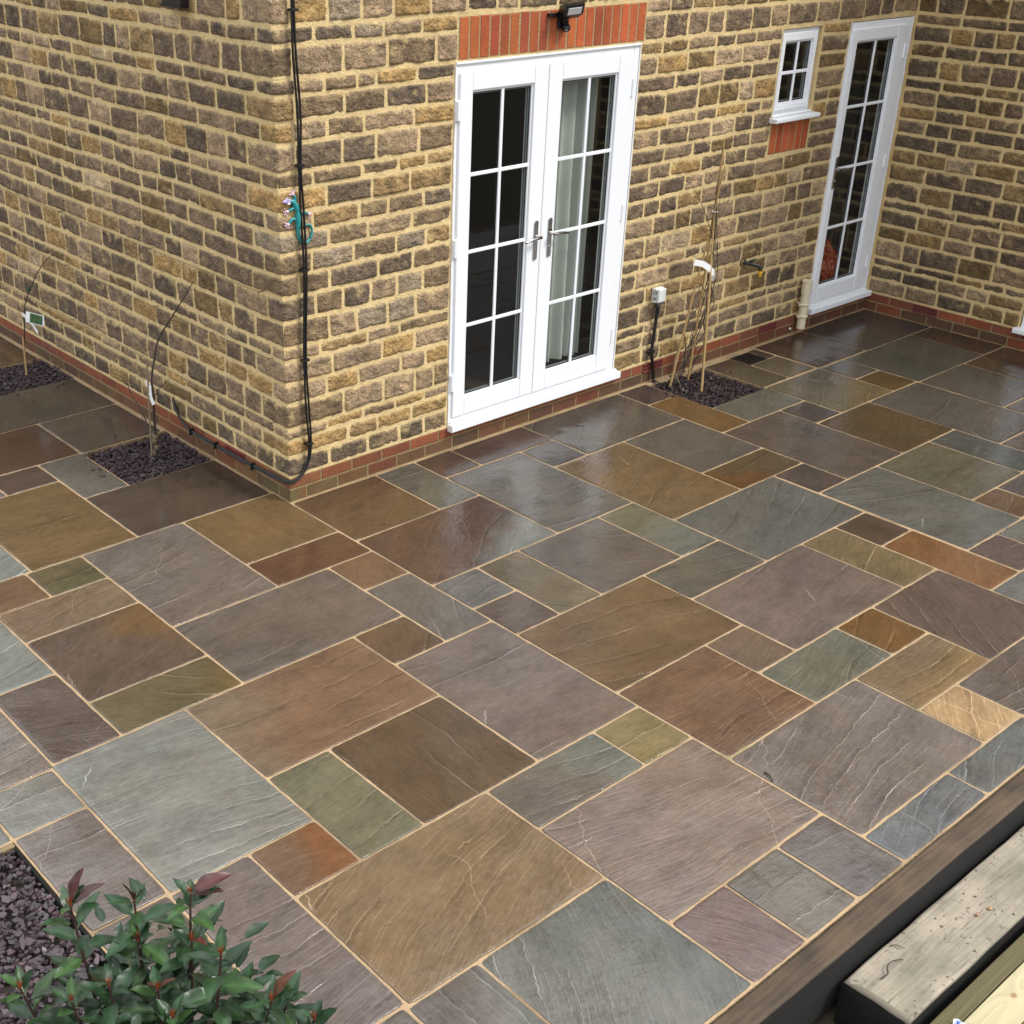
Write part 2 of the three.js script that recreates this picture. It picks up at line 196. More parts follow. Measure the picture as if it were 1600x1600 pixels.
const SLABS = [
  '2 -0.955 -0.045 -2.600 -1.970 5f564c 0', '3 -0.621 -0.049 -1.970 -1.356 625850 0', '4 -1.540 -0.621 -1.970 -1.362 5c4234 0',
  '6 -0.910 -0.619 -1.362 -0.757 6d6c66 0', '7 -1.236 -0.910 -1.362 -1.070 5d4c44 0', '8 -1.850 -1.236 -1.362 -1.070 777777 0',
  '9 -0.910 -0.034 -0.757 -0.140 55483f 0', '10 -1.525 -0.910 -1.070 -0.140 7a6340 1', '11 -2.165 -1.525 -0.755 -0.146 8d9490 1',
  '12 -0.632 -0.026 -0.140 0.493 7d6440 0', '13 -0.026 0.585 0.049 0.646 6d553c 0', '14 0.585 0.887 0.051 0.646 6b6a60 1',
  '15 0.887 1.183 0.053 0.346 5f4d42 0', '16 1.183 1.803 0.057 0.346 5d4c46 0', '17 0.887 1.504 0.346 1.275 6e6860 1',
  '18 -0.026 0.887 0.646 1.275 63493a 1', '19 1.504 1.803 0.346 0.647 5b544f 0', '20 1.803 2.737 0.055 0.647 605a54 1',
  '21 2.737 3.034 0.056 0.338 5a4d48 0', '22 2.737 3.034 0.338 0.958 76582f 0', '24 3.034 3.645 0.645 0.958 6a6a60 1',
  '25 3.631 3.944 0.100 0.628 5a5443 0', '27 4.166 4.266 0.084 0.285 5b5148 0', '28 3.944 4.266 0.285 0.628 6d6350 0',
  '29 4.284 4.906 0.062 0.638 5d4c40 0', '30 4.906 5.826 0.047 0.651 544b47 0', '31 5.509 5.829 0.651 1.263 5c4a3c 0',
  '32 4.593 5.509 0.651 1.263 5f5f57 0', '33 4.290 4.593 0.651 0.946 63625e 0', '34 4.290 4.593 0.946 1.251 6a4f2c 0',
  '35 3.645 4.290 0.638 1.251 6b6350 1', '36 3.353 3.645 0.958 1.251 574c47 0', '37 2.737 3.353 0.958 1.884 625850 1',
  '38 3.353 3.968 1.251 1.884 5f4d33 0', '39 3.968 4.590 1.251 2.192 605c56 1', '40 4.590 5.208 1.263 1.893 625d5a 0',
  '41 5.208 5.815 1.263 1.885 5f4f3e 0', '42 4.590 5.200 1.893 2.205 665a52 1', '43 3.968 4.586 2.192 2.800 665850 1',
  '44 3.649 3.968 1.884 2.495 575a58 1', '45 3.044 3.649 1.884 2.505 6c6552 1', '46 3.321 3.645 2.505 2.799 5f5752 0',
  '47 3.044 3.321 2.505 2.799 74573c 1', '48 2.442 3.044 1.884 2.806 6e6d66 1', '49 2.439 2.737 1.568 1.884 584b44 0',
  '50 1.504 2.427 1.568 2.196 6a6963 1', '51 1.504 2.128 0.647 1.568 786040 1', '52 2.128 2.737 0.647 1.272 666059 0',
  '53 2.128 2.737 1.272 1.568 5f4f37 1', '54 1.202 1.504 1.275 1.881 74705a 1', '55 0.575 1.202 1.275 1.881 6e655d 1',
  '56 0.882 1.504 1.881 2.196 65625a 1', '57 0.882 1.811 2.196 2.810 7d6d64 1', '58 1.811 2.125 2.196 2.810 857351 1',
  '59 2.125 2.425 2.196 2.486 5f4e40 0', '60 2.125 2.428 2.486 3.103 88603a 1', '61 2.435 2.750 2.806 3.103 665751 1',
  '62 2.750 3.055 2.806 3.100 77756d 1', '63 2.125 2.752 3.103 3.720 7a7976 1', '64 1.508 2.125 2.810 3.429 6f5d52 2',
  '65 1.200 1.508 2.810 3.117 79582f 1', '66 0.590 1.200 2.810 3.117 737467 2', '67 0.886 1.508 3.117 3.429 857056 2',
  '68 1.199 2.125 3.429 3.742 6f645d 2', '69 0.886 1.199 3.429 3.733 bfa074 2', '70 -0.026 0.886 3.117 3.733 7f736b 2',
  '71 0.577 1.192 3.733 3.912 727574 2', '72 -0.026 0.577 3.733 3.912 76787a 2', '73 -0.323 -0.026 3.558 3.912 736b68 1',
  '74 -0.635 -0.323 3.558 3.910 747069 1', '75 -0.934 -0.635 3.558 3.913 7a6560 2', '76 -1.562 -0.934 3.265 3.911 6f726d 2',
  '77 -1.854 -0.934 2.637 3.265 8f7657 2', '78 -0.934 -0.026 2.930 3.558 8a7a70 2', '79 -0.934 -0.320 2.637 2.930 746a60 2',
  '80 -0.320 -0.026 2.637 2.930 8a7f58 1', '81 -0.026 0.590 2.508 3.117 7f6048 2', '82 0.590 0.882 2.508 2.810 7d6a5a 1',
  '83 -0.026 0.882 1.881 2.508 7a6144 1', '84 -0.636 -0.026 1.714 2.637 7a6d66 1', '85 -1.248 -0.636 2.026 2.637 66523c 1',
  '86 -1.553 -0.636 1.404 2.026 876850 1', '87 -0.636 -0.322 1.404 1.714 705640 1', '88 -0.322 -0.026 1.094 1.714 726a63 1',
  '89 -0.322 -0.026 0.789 1.094 7d5f47 0', '90 -0.632 -0.026 0.493 0.789 6b4a36 0', '91 -1.249 -0.322 0.789 1.404 726861 1',
  '92 -1.249 -0.632 -0.140 0.789 787069 2', '93 -1.561 -1.249 -0.140 0.160 6f6549 1', '94 -2.165 -1.561 -0.146 0.160 7a6048 1',
  '95 -1.854 -1.249 0.160 0.481 84705a 2', '96 -1.854 -1.249 0.481 1.104 6a594c 1', '97 -1.854 -1.249 1.104 1.404 6f6448 1',
  '98 -2.470 -1.854 0.160 0.800 848a87 1', '99 -2.165 -1.854 0.800 1.404 665852 2', '100 -2.780 -2.165 0.800 1.425 8b8078 2',
  '101 -2.483 -2.180 1.425 1.724 84857f 2', '102 -2.483 -2.180 1.724 2.337 7f7570 2', '600 -2.180 -1.553 1.404 2.346 8a8c86 2',
  'green -1.553 -1.248 2.026 2.637 7b775f 1', '103 -1.854 -1.553 2.346 2.637 806550 1', '104 -2.187 -1.854 2.346 3.250 80736f 2',
  '106 -0.026 0.275 1.275 1.576 74706c 1', '107 -0.026 0.275 1.576 1.881 69584c 0', '108 0.275 0.575 1.275 1.881 75684f 1',
  '105 -1.866 -1.562 3.265 3.912 77706c 1', '1 -0.625 -0.050 -4.050 -3.147 6b5a40 0', 'h1 -2.483 -2.187 2.337 3.250 7a706a 1',
  'h2 -2.483 -1.866 3.250 3.912 75706a 1', 'h3 -2.785 -2.483 1.425 1.728 80807a 1', '71b 1.192 1.805 3.742 3.912 74706c 1',
  'e1 3.055 3.960 2.799 3.405 6e6a62 1', 'e2 2.752 3.055 3.100 3.720 705c48 1', 'e3 3.055 3.960 3.405 3.912 6a6560 1',
  'e4 2.145 3.055 3.720 3.912 726a60 1', 'e5 1.805 2.145 3.742 3.912 6a645c 1', 'e6 3.645 3.968 2.495 2.799 6a5a4a 1',
  'e7 4.586 5.200 2.205 2.800 63605a 1', 'e8 5.200 5.815 1.885 2.800 6a5c48 1', 'e9 3.960 4.905 2.800 3.405 6e6a66 1',
  'e10 4.905 5.815 2.800 3.405 67604f 1', 'e11 3.960 4.905 3.405 3.912 75695a 1', 'e12 4.905 5.815 3.405 3.912 605c58 1',
  'g1 -1.555 -0.955 -2.600 -1.970 6a5a4a 1', 'g2 -1.850 -1.540 -1.990 -1.362 5f5650 1', 'g3 -1.850 -1.525 -1.000 -0.755 65605a 1',
  'g4 -2.470 -1.850 -1.675 -0.755 67594a 1', 'g5 -2.470 -2.165 -0.755 0.160 6d675e 1', 'g6 -1.245 -0.625 -3.505 -2.600 62564c 1',
  'g7 -2.200 -1.245 -4.050 -3.495 5f5448 1', 'g8 -2.200 -1.245 -3.495 -2.600 6a6052 1', 'g9 -2.450 -1.555 -2.600 -1.990 5f5650 1',
  'g10 -3.100 -2.470 -0.405 0.510 75706a 1', 'g11 -3.100 -2.780 0.510 1.425 6f6a60 1', 'g12 -2.780 -2.470 0.510 0.800 6a5a48 1',
  'g13 -3.100 -2.470 -1.600 -0.405 6e6459 1', 'g14 -3.100 -2.785 1.425 1.728 75706a 1', 'g16 -1.245 -0.625 -4.050 -3.505 665a4c 1',
  'g15 -2.440 -1.850 -1.990 -1.675 6f604c 1'
];

const SECOND = { 86: ['84745f', -1, -0.3, 0.25], 103: ['8c5a30', 1, 0.2, -0.05], 54: ['747870', 0.1, 1, 0], 18: ['80857f', 0.8, 0.8, 0.3], 53: ['71491e', -1, 0.3, 0.15], 96: ['80603a', 0.9, -0.5, 0.35], 79: ['787c72', 1, -0.3, 0.1], 105: ['7c807a', 1, 1, 0], 70: ['807670', 1, 0.3, 0], 76: ['787770', -1, 0.5, 0], 35: ['7d6c48', 0.5, 1, 0.1], 97: ['7a6438', 0.6, 0.2, 0.2], 93: ['5f5c40', 0.7, 0.7, 0.1], 67: ['94784f', 0.2, 1, 0.1], 85: ['6a5844', 1, 1, 0.1], 92: ['7c6e64', 0.5, 1, 0] };
const SLAB_K = 1 / 2.02 / BASE;
SLABS.forEach((row, n) => {
  const [id, a, b, c, d, hex, lv] = row.split(' '), x0 = +a + 0.0055, x1 = +b - 0.0055, z0 = +c + 0.0055, z1 = +d - 0.0055, r = rng(1000 + n * 13);
  const w = x1 - x0, h = z1 - z0, nx = Math.max(6, Math.round(w / 0.02) + 2), nz = Math.max(6, Math.round(h / 0.02) + 2), cx = (x0 + x1) / 2, cz = (z0 + z1) / 2, s = n * 5.37;
  const warm = (c) => { const m = lum(c); return [mix(c[0], m, 0.12) * 1.03, mix(c[1], m, 0.12) * 0.985, mix(c[2], m, 0.12) * 0.93]; }, c1 = warm(lin(hex, SLAB_K)); let c2;
  if (SECOND[id]) c2 = warm(lin(SECOND[id][0], SLAB_K)); else { const t = [[1.07, 1.0, 0.9], [0.95, 0.99, 1.02], [1.04, 0.98, 0.98], [0.88, 0.89, 0.9], [1.1, 1.05, 1.0]][Math.floor(r() * 5)]; c2 = c1.map((v, i) => v * t[i]); }
  const turn = r() < 0.72 ? 0.2 + (r() - 0.5) * 0.8 + (r() < 0.5 ? Math.PI : 0) : r() * 6.28, ca = Math.cos(turn), sa = Math.sin(turn), ou = (r() - 0.5) * 0.4, ov = (r() - 0.5) * 0.4;
  const tx = (r() - 0.5) * 0.004, tz = (r() - 0.5) * 0.004, rimAt = (f, n, len) => (f <= 0 ? 0 : f >= n ? 1 : f === 1 ? 0.004 / len : f === n - 1 ? 1 - 0.004 / len : (f - 1) / (n - 2));
  const P = [], C = [], U = [], I = [];
  for (let j = 0; j <= nz + 2; j++) for (let i = 0; i <= nx + 2; i++) {              // outermost ring is the skirt
    const fi = rimAt(i - 1, nx, w), fj = rimAt(j - 1, nz, h), skirt = i === 0 || j === 0 || i === nx + 2 || j === nz + 2, rim = !skirt && (i === 1 || j === 1 || i === nx + 1 || j === nz + 1);
    let x = mix(x0, x1, fi), z = mix(z0, z1, fj);
    const ex = (i <= 2 ? 1 : i >= nx ? -1 : 0), ez = (j <= 2 ? 1 : j >= nz ? -1 : 0);
    x += ex * (0.0028 * noise(z * 17 + s, s * 3) + 0.0012 * noise(z * 90, s) + (ez ? 0.003 : 0)); z += ez * (0.0028 * noise(x * 17 + s, s * 2) + 0.0012 * noise(x * 90 + 4, s) + (ex ? 0.003 : 0));
    let y = 0.0008 * fbm(x * 5 + s, z * 5, 2) * (1 + +lv) + (fi - 0.5) * tx + (fj - 0.5) * tz;
    if (rim) y -= 0.0022; if (skirt) y = -0.03;
    P.push(x - cx, y, z - cz);
    const m = SECOND[id] ? sstep(-0.2, 0.2, (fi - 0.5) * SECOND[id][1] + (fj - 0.5) * SECOND[id][2] - SECOND[id][3] + 0.3 * fbm(x * 3.5 + s, z * 3.5, 4)) : sstep(-0.3, 0.5, fbm(x * 2.1 + s, z * 2.1 - s, 3));
    const v = 1 + 0.1 * fbm(x * 1.7 - s, z * 1.7, 2); for (let q = 0; q < 3; q++) C.push(mix(c1[q], c2[q], m * 0.85) * v);
    U.push(((x - cx) * ca - (z - cz) * sa + ou) / SLAB_TILE + 0.5, ((x - cx) * sa + (z - cz) * ca + ov) / SLAB_TILE + 0.5);
  }
  const W = nx + 3; for (let j = 0; j < nz + 2; j++) for (let i = 0; i < W - 1; i++) { const k = j * W + i; I.push(k, k + W, k + 1, k + 1, k + W, k + W + 1); }
  const g = new THREE.BufferGeometry(); g.setAttribute('position', new THREE.Float32BufferAttribute(P, 3)); g.setAttribute('color', new THREE.Float32BufferAttribute(C, 3)); g.setAttribute('uv', new THREE.Float32BufferAttribute(U, 2)); g.setIndex(I); g.computeVertexNormals();
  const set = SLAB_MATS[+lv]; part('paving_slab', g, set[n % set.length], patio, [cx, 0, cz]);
});

// ------------------------------------------------------------------ house
const house = thing('house', 'house of coursed brown stone with yellow mortar, red brick plinth and white doors', 'house');
const U_ = (x) => 0.9945 * x - 0.0205, V_ = (y) => 0.9945 * y + 0.0175;   // measured on the plane z = 0, moved to the wall plane
const walls = { left: grp('side_wall', house), main: grp('rear_wall', house), right: grp('wing_wall', house) };
walls.left.userData.label = 'long stone side wall running back from the corner'; walls.main.userData.label = 'stone wall holding the double doors, small window and back door'; walls.right.userData.label = 'stone wing wall with painted-in shade at the right of the photo';
const wob = (u, v) => 0.011 * fbm(u * 1.5 + 3, v * 2.6, 2) * sstep(0.14, 0.34, v), wobU = (u, v) => 0.007 * noise(v * 6 + 9, u * 2.2);
const mapMain = (u0, v0, w) => { const r = 0.004, u = u0 + wobU(u0, v0) * sstep(0, 0.15, Math.abs(u0)), v = v0 + wob(u0, v0); if (u > r) return [X0 + u, v, Z0 + w]; if (u < -r) return [X0 - w, v, Z0 + u]; const t = (u + r) / (2 * r) * Math.PI / 2; return [X0 + r - (r + w) * Math.cos(t), v, Z0 - r + (r + w) * Math.sin(t)]; };
const mapRight = (u, v, w) => [XR - w, v + wob(u + 31, v), Z0 + u + wobU(u + 31, v)];
const PAL = [['8f7a66', 10], ['7d6a5a', 14], ['6d5c4e', 14], ['6a5a4c', 12], ['5d4e43', 7], ['8a7352', 10], ['9a7d54', 8], ['9c8672', 6], ['705c3e', 8], ['a8957e', 2]];
const palPick = (r, dark) => { let t = r() * 93; for (const [h, w] of PAL) { t -= w; if (t < 0) return h; } return '6d5c4e'; };
const MORT = [0.53, 0.40, 0.19].map((v) => v / 0.62);
function stoneGeo(u0, u1, v0, v1, map, flip, hex, r, gain) {
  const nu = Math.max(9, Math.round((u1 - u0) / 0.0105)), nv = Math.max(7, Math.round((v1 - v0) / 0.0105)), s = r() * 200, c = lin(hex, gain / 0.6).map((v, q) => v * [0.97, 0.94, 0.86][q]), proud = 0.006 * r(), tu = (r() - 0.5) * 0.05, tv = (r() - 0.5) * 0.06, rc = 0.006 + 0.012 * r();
  const P = [], C = [], T = [], I = [], o1 = r() * 3, o2 = r() * 3, smear = r() < 0.55 ? 0.62 : 0.25, um = (u0 + u1) / 2, vm = (v0 + v1) / 2, j0 = 0.004 * (r() - 0.5), tint = 1 + 0.16 * (r() - 0.5);
  for (let j = 0; j <= nv; j++) for (let i = 0; i <= nu; i++) {
    const u = mix(u0, u1, i / nu), v = mix(v0, v1, j / nv);
    let du = Math.min(u - u0, u1 - u), dv = Math.min(v - v0, v1 - v), d = Math.min(du, dv); if (du < rc && dv < rc) d = Math.max(0, rc - Math.hypot(rc - du, rc - dv)) * 0.9;
    const n1 = fbm(u * 11 + s, v * 11 - s, 3), n2 = noise(u * 42 + s, v * 42), dn = d + 0.0072 * n1 + 0.0035 * n2 + 0.003 * noise(u * 95 + s, v * 95) + j0;
    const t = sstep(-0.001, 0.012, dn), rg = Math.abs(fbm(u * 17 - s, v * 21 + s, 3));
    let w = -0.006 + t * (0.0085 + proud) + t * (0.008 * fbm(u * 13 + s, v * 15, 3, 0.55) - 0.007 * rg + 0.0028 * noise(u * 60 + s, v * 60) + (u - um) * tu + (v - vm) * tv + 0.003);
    if (dn > 0.013) w = Math.max(w, 0.0015); if (d === 0) w = Math.min(w, -0.004);
    P.push(...map(u, v, w));
    const sm = clamp(sstep(0.012, 0.001, dn) * 0.85 + sstep(0.2, 0.55, fbm(u * 13 + s + 7, v * 15, 4) + (v - vm) / (v1 - v0) * 0.5) * smear);
    const k = tint * (1.04 + 0.62 * fbm(u * 8 - s, v * 10 + s, 4)), wy = 0.5 + 0.5 * fbm(u * 6 + 3, v * 6 + s, 2);
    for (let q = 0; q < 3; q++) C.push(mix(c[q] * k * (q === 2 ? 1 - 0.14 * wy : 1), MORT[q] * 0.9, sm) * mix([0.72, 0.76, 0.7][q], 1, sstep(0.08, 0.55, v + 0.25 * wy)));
    T.push((u + o1) / STONE_TILE, (v + o2) / STONE_TILE);
  }
  for (let j = 0; j < nv; j++) for (let i = 0; i < nu; i++) { const k = j * (nu + 1) + i; if (flip) I.push(k, k + nu + 1, k + 1, k + 1, k + nu + 1, k + nu + 2); else I.push(k, k + 1, k + nu + 1, k + 1, k + nu + 2, k + nu + 1); }
  const g = new THREE.BufferGeometry(); g.setAttribute('position', new THREE.Float32BufferAttribute(P, 3)); g.setAttribute('color', new THREE.Float32BufferAttribute(C, 3)); g.setAttribute('uv', new THREE.Float32BufferAttribute(T, 2)); g.setIndex(I); g.computeVertexNormals(); return g;
}
const COURSES = [0.135, 0.254, 0.358, 0.428, 0.576, 0.692, 0.819, 0.898, 1.044, 1.176, 1.295, 1.41, 1.519, 1.62, 1.742, 1.825, 1.969, 2.074, 2.197, 2.28, 2.432, 2.52, 2.66, 2.745, 2.88, 2.97, 3.11, 3.2, 3.34, 3.43, 3.57, 3.69, 3.78, 3.92, 4.01, 4.15, 4.27, 4.36, 4.5, 4.61, 4.7, 4.84, 4.95].map(V_);
const JOINTS = [                                                     // vertical joints seen between the corner and the double door, by course
  [0.283, 0.571, 0.815, 1.006], [0.423, 0.64, 0.907], [0.276, 0.536, 0.778, 1.006], [0.394, 0.694, 0.933, 1.076], [0.277, 0.505, 0.824, 1.01], [0.326, 0.68, 0.923], [0.241, 0.574, 0.812], [0.304, 0.498, 0.721, 0.931],
  [0.22, 0.406, 0.598, 0.79, 0.987], [0.115, 0.316, 0.653, 0.91], [0.202, 0.48, 0.784, 1.006], [0.314, 0.587, 0.9], [0.212, 0.526, 0.729, 0.987], [0.307, 0.615, 0.883], [0.224, 0.545, 0.8, 1.001], [0.114, 0.418, 0.644, 0.946],
  [0.107, 0.323, 0.564, 0.908], [0.119, 0.437, 0.713, 0.995], [0.13, 0.313, 0.525, 0.653, 0.928], [0.119, 0.433, 0.727, 1.059], [0.249, 0.503, 0.701, 0.961], [0.109, 0.338, 0.558, 0.767, 1.019, 1.275]];
// tones of those stones: d dark, m mid, l light mauve, y yellow, t tan, g greyish
const TONES = ['ddmdm', 'ytyyl', 'lymyl', 'mlllmd', 'lyllyl', 'llylt', 'ltlml', 'mlggl', 'dmdlgm', 'mmddm', 'mgmgt', 'gmlmm', 'ltmmd', 'ydtty', 'mmmyt', 'lddlm', 'ylmly', 'tmmdl', 'dlmly', 'mllml', 'ddgly', 'lyglyl'];
const TONE = { d: '63554a', m: '74624f', l: '8d7966', y: '987c54', t: '8a7252', g: '87796b' };
const pitch = (p) => { const v = V3(...p).project(camera); return v.z < 1 && Math.abs(v.x) < 1.03 && Math.abs(v.y) < 1.03; };
const screenArea = (a, b, c) => { const [p, q, s] = [a, b, c].map((k) => V3(...k).project(camera)); return Math.abs((q.x - p.x) * (s.y - p.y) - (q.y - p.y) * (s.x - p.x)); };
const HOLES = [[U_(1.206) - 0.008, U_(2.725) + 0.01, -1, V_(2.275)], [U_(1.226) - 0.01, U_(2.755), V_(2.275), V_(2.51)], [U_(5.025) - 0.006, 9, -1, V_(2.268)], [U_(4.205) - 0.008, U_(4.672) + 0.008, V_(1.43), V_(2.262)]];
const stones = [];                                                   // [wall, u0, u1, v0, v1, map, flip, hex, gain]
{
  const r = rng(4242);
  const fillSpan = (wall, a, b, v0, v1, map, flip, gain, lo) => { const tall = v1 - v0 > 0.105; let u = a; const cells = []; while (b - u > 0.06) { let w = tall ? 0.15 + 0.19 * r() : 0.16 + 0.22 * r(); if (b - u - w < 0.11) w = b - u - w > 0 && b - u > 0.34 ? (b - u) / 2 : b - u; cells.push([u, Math.min(b, u + w)]); u += w; } for (const [p, q] of cells) stones.push([wall, p, q, v0, v1, map, flip, palPick(r), gain]); };
  for (let k = 0; k < COURSES.length - 1; k++) {
    const v0 = COURSES[k] + 0.0065, v1 = COURSES[k + 1] - 0.0055;
    const q = 0.1 + (k % 2 ? 0.13 : 0.02) + 0.05 * r();                                // how far the quoin returns along the side wall
    fillSpan('left', -6.2 - 0.2 * r(), -q, v0, v1, mapMain, false, 0.98);
    const blocked = HOLES.filter((h) => Math.min(v1, h[3]) - Math.max(v0, h[2]) > 0.02).map((h) => [h[0] - X0, h[1] - X0]).sort((a, b) => a[0] - b[0]);
    let at = -q, spans = []; for (const [a, b] of blocked) { if (a > at) spans.push([at, a]); at = Math.max(at, b); } if (at < XR - X0 - 0.05) spans.push([at, XR - X0 - 0.004]);
    if (JOINTS[k]) { const js = JOINTS[k].map((x) => U_(x) - X0), end = spans[0][1], list = [-q, ...js]; let t = 0; for (let i = 0; i < list.length; i++) { const b = i + 1 < list.length ? list[i + 1] : blocked.length ? end : U_(1.3); if (list[i] < end) stones.push(['main', list[i], Math.min(b, end), v0, v1, mapMain, false, TONE[TONES[k][t++ % TONES[k].length]] ?? palPick(r), 1.05]); } if (blocked.length) spans.shift(); else spans[0] = [U_(1.3), spans[0][1]]; }
    for (const [a, b] of spans) fillSpan('main', a, b, v0, v1, mapMain, false, 1.0);
    const rEnd = v0 < 2.26 ? 1.30 : 3.1; fillSpan('right', 0.006 + (k % 2 ? -0.0 : 0.0), rEnd, v0, v1, mapRight, false, 0.78);  // lower gain paints the wing wall's shade into its stone colour
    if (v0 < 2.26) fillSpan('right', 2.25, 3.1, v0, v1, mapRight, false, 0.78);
  }
  for (const wall of ['left', 'main', 'right']) {
    const mine = stones.filter((s) => s[0] === wall).map((s) => { const [, u0, u1, v0, v1, map] = s, c = map((u0 + u1) / 2, (v0 + v1) / 2, 0.01); return { s, c, area: pitch(c) ? screenArea(map(u0, v0, 0), map(u1, v0, 0), map(u0, v1, 0)) : 0 }; }).sort((a, b) => b.area - a.area);
    const rest = [];
    mine.forEach(({ s, c, area }, i) => {
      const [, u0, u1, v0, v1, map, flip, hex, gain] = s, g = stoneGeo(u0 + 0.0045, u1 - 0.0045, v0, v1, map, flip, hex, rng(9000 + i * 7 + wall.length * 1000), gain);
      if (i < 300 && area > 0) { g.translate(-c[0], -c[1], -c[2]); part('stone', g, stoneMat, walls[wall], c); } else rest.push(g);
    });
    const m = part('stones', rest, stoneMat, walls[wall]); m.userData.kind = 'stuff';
  }
}
// mortar faces with real thickness behind, openings cut through
function wallShape(pts, holes, depth) { const s = new THREE.Shape(); pts.forEach(([x, y], i) => s[i ? 'lineTo' : 'moveTo'](x, y)); s.closePath(); for (const [a, b, c, d] of holes) { const h = new THREE.Path(); h.moveTo(a, c); h.lineTo(b, c); h.lineTo(b, d); h.lineTo(a, d); h.closePath(); s.holes.push(h); } return new THREE.ExtrudeGeometry(s, { depth, bevelEnabled: false }); }
const TOP = 4.98;
const FD = [U_(1.206) - 0.006, U_(2.725) + 0.006, V_(0.112), V_(2.275)], BD = [U_(5.03) - 0.006, U_(5.845) + 0.006, V_(0.112), V_(2.262)], WN = [U_(4.205), U_(4.672), V_(1.655), V_(2.262)], SD = [1.335, 2.2, V_(0.112), V_(2.262)];
part('mortar', wallShape([[X0, -0.299], [XR + 0.3, -0.299], [XR + 0.3, TOP], [X0, TOP]], [FD, BD, WN], 0.3).translate(0, 0, Z0 - 0.3), mortarMat, walls.main);
part('mortar', wallShape([[-7, -0.299], [Z0 - 0.3, -0.299], [Z0 - 0.3, TOP], [-7, TOP]], [], 0.3).rotateY(-Math.PI / 2).translate(X0 + 0.3, 0, 0), mortarMat, walls.left);
part('mortar', wallShape([[Z0, -0.299], [3.2, -0.299], [3.2, TOP], [Z0, TOP]], [SD], 0.3).rotateY(-Math.PI / 2).translate(XR + 0.3, 0, 0), mortarMat, walls.right);
// plain outer shell that the photo does not show, roof and rooms
part('wall', box(X0, 9.5, -0.299, TOP, -7.3, -7.0), mortarMat, house); part('wall', box(9.2, 9.5, -0.299, TOP, -6.999, 3.2), mortarMat, house); part('wall', box(XR + 0.301, 9.199, -0.299, TOP, 2.9, 3.2), mortarMat, house);
part('roof', box(X0 - 0.2, 9.7, TOP + 0.002, TOP + 0.25, -7.5, Z0 + 0.16), std([0.08, 0.06, 0.05], 0.8), house); part('roof', box(XR - 0.16, 9.7, TOP + 0.004, TOP + 0.252, Z0 + 0.162, 3.4), std([0.08, 0.06, 0.05], 0.8), house);
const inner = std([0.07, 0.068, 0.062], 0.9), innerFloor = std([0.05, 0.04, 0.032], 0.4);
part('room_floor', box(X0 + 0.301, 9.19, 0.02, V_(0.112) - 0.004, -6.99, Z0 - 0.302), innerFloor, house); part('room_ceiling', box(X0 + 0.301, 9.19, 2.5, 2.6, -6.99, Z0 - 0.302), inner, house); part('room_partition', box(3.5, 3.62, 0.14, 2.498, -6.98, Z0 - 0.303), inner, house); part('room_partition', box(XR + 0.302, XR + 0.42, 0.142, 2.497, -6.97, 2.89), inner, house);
const revealDark = std([0.03, 0.03, 0.03], 0.8);  // added dark boards covering the lit reveals so the glass reads dark
for (const [a, b, c, d] of [FD, BD, WN]) { part('added_reveal_dark', box(a + 0.001, a + 0.012, c + 0.05, d - 0.013, Z0 - 0.32, Z0 - 0.102), revealDark, house); part('added_reveal_dark', box(b - 0.012, b - 0.001, c + 0.05, d - 0.013, Z0 - 0.321, Z0 - 0.102), revealDark, house); part('added_reveal_dark', box(a + 0.001, b - 0.001, d - 0.012, d - 0.001, Z0 - 0.322, Z0 - 0.102), revealDark, house); }
part('room_partition', box(BD[1] - 0.001, BD[1] + 0.1, 0.141, 2.495, -6.96, Z0 - 0.33), inner, house);  // added dark partition, hides the lit reveal inside the back door
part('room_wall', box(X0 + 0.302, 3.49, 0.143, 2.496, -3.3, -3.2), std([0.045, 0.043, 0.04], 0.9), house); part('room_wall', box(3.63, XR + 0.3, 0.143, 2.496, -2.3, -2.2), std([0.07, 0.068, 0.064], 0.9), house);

// brick plinth, air bricks, soldier courses
const bricks = new Map();
function brickGeo(w, h, rgb, r, dep = 0.05, moss = 0) {
  const g = slabBox(-w / 2, w / 2, -h / 2, h / 2, -dep, 0.0, 0.004), p = g.attributes.position, C = new Float32Array(p.count * 3), T = new Float32Array(p.count * 2), o1 = r() * 2, o2 = r() * 2, s = r() * 50;
  for (let i = 0; i < p.count; i++) { const m = clamp(moss * (0.7 + 1.2 * noise(p.getX(i) * 9 + s, s))); for (let q = 0; q < 3; q++) C[i * 3 + q] = mix(rgb[q], [0.11, 0.10, 0.035][q], m) / 0.68; T[i * 2] = (p.getX(i) + o1) / BRICK_TILE; T[i * 2 + 1] = (p.getY(i) + o2) / BRICK_TILE; }
  g.setAttribute('color', new THREE.BufferAttribute(C, 3)); g.setAttribute('uv', new THREE.BufferAttribute(T, 2)); return g;
}
const RED = [[0.205, 0.052, 0.021], [0.165, 0.041, 0.019], [0.24, 0.064, 0.026], [0.17, 0.05, 0.027]], BROWN = [[0.085, 0.036, 0.02], [0.075, 0.036, 0.02], [0.11, 0.04, 0.02]];
const airBrickAt = { left: [[-0.66, -0.445]], main: [[U_(3.05) - X0, U_(3.262) - X0], [U_(4.415) - X0, U_(4.627) - X0]], right: [[0.43, 0.645]] };
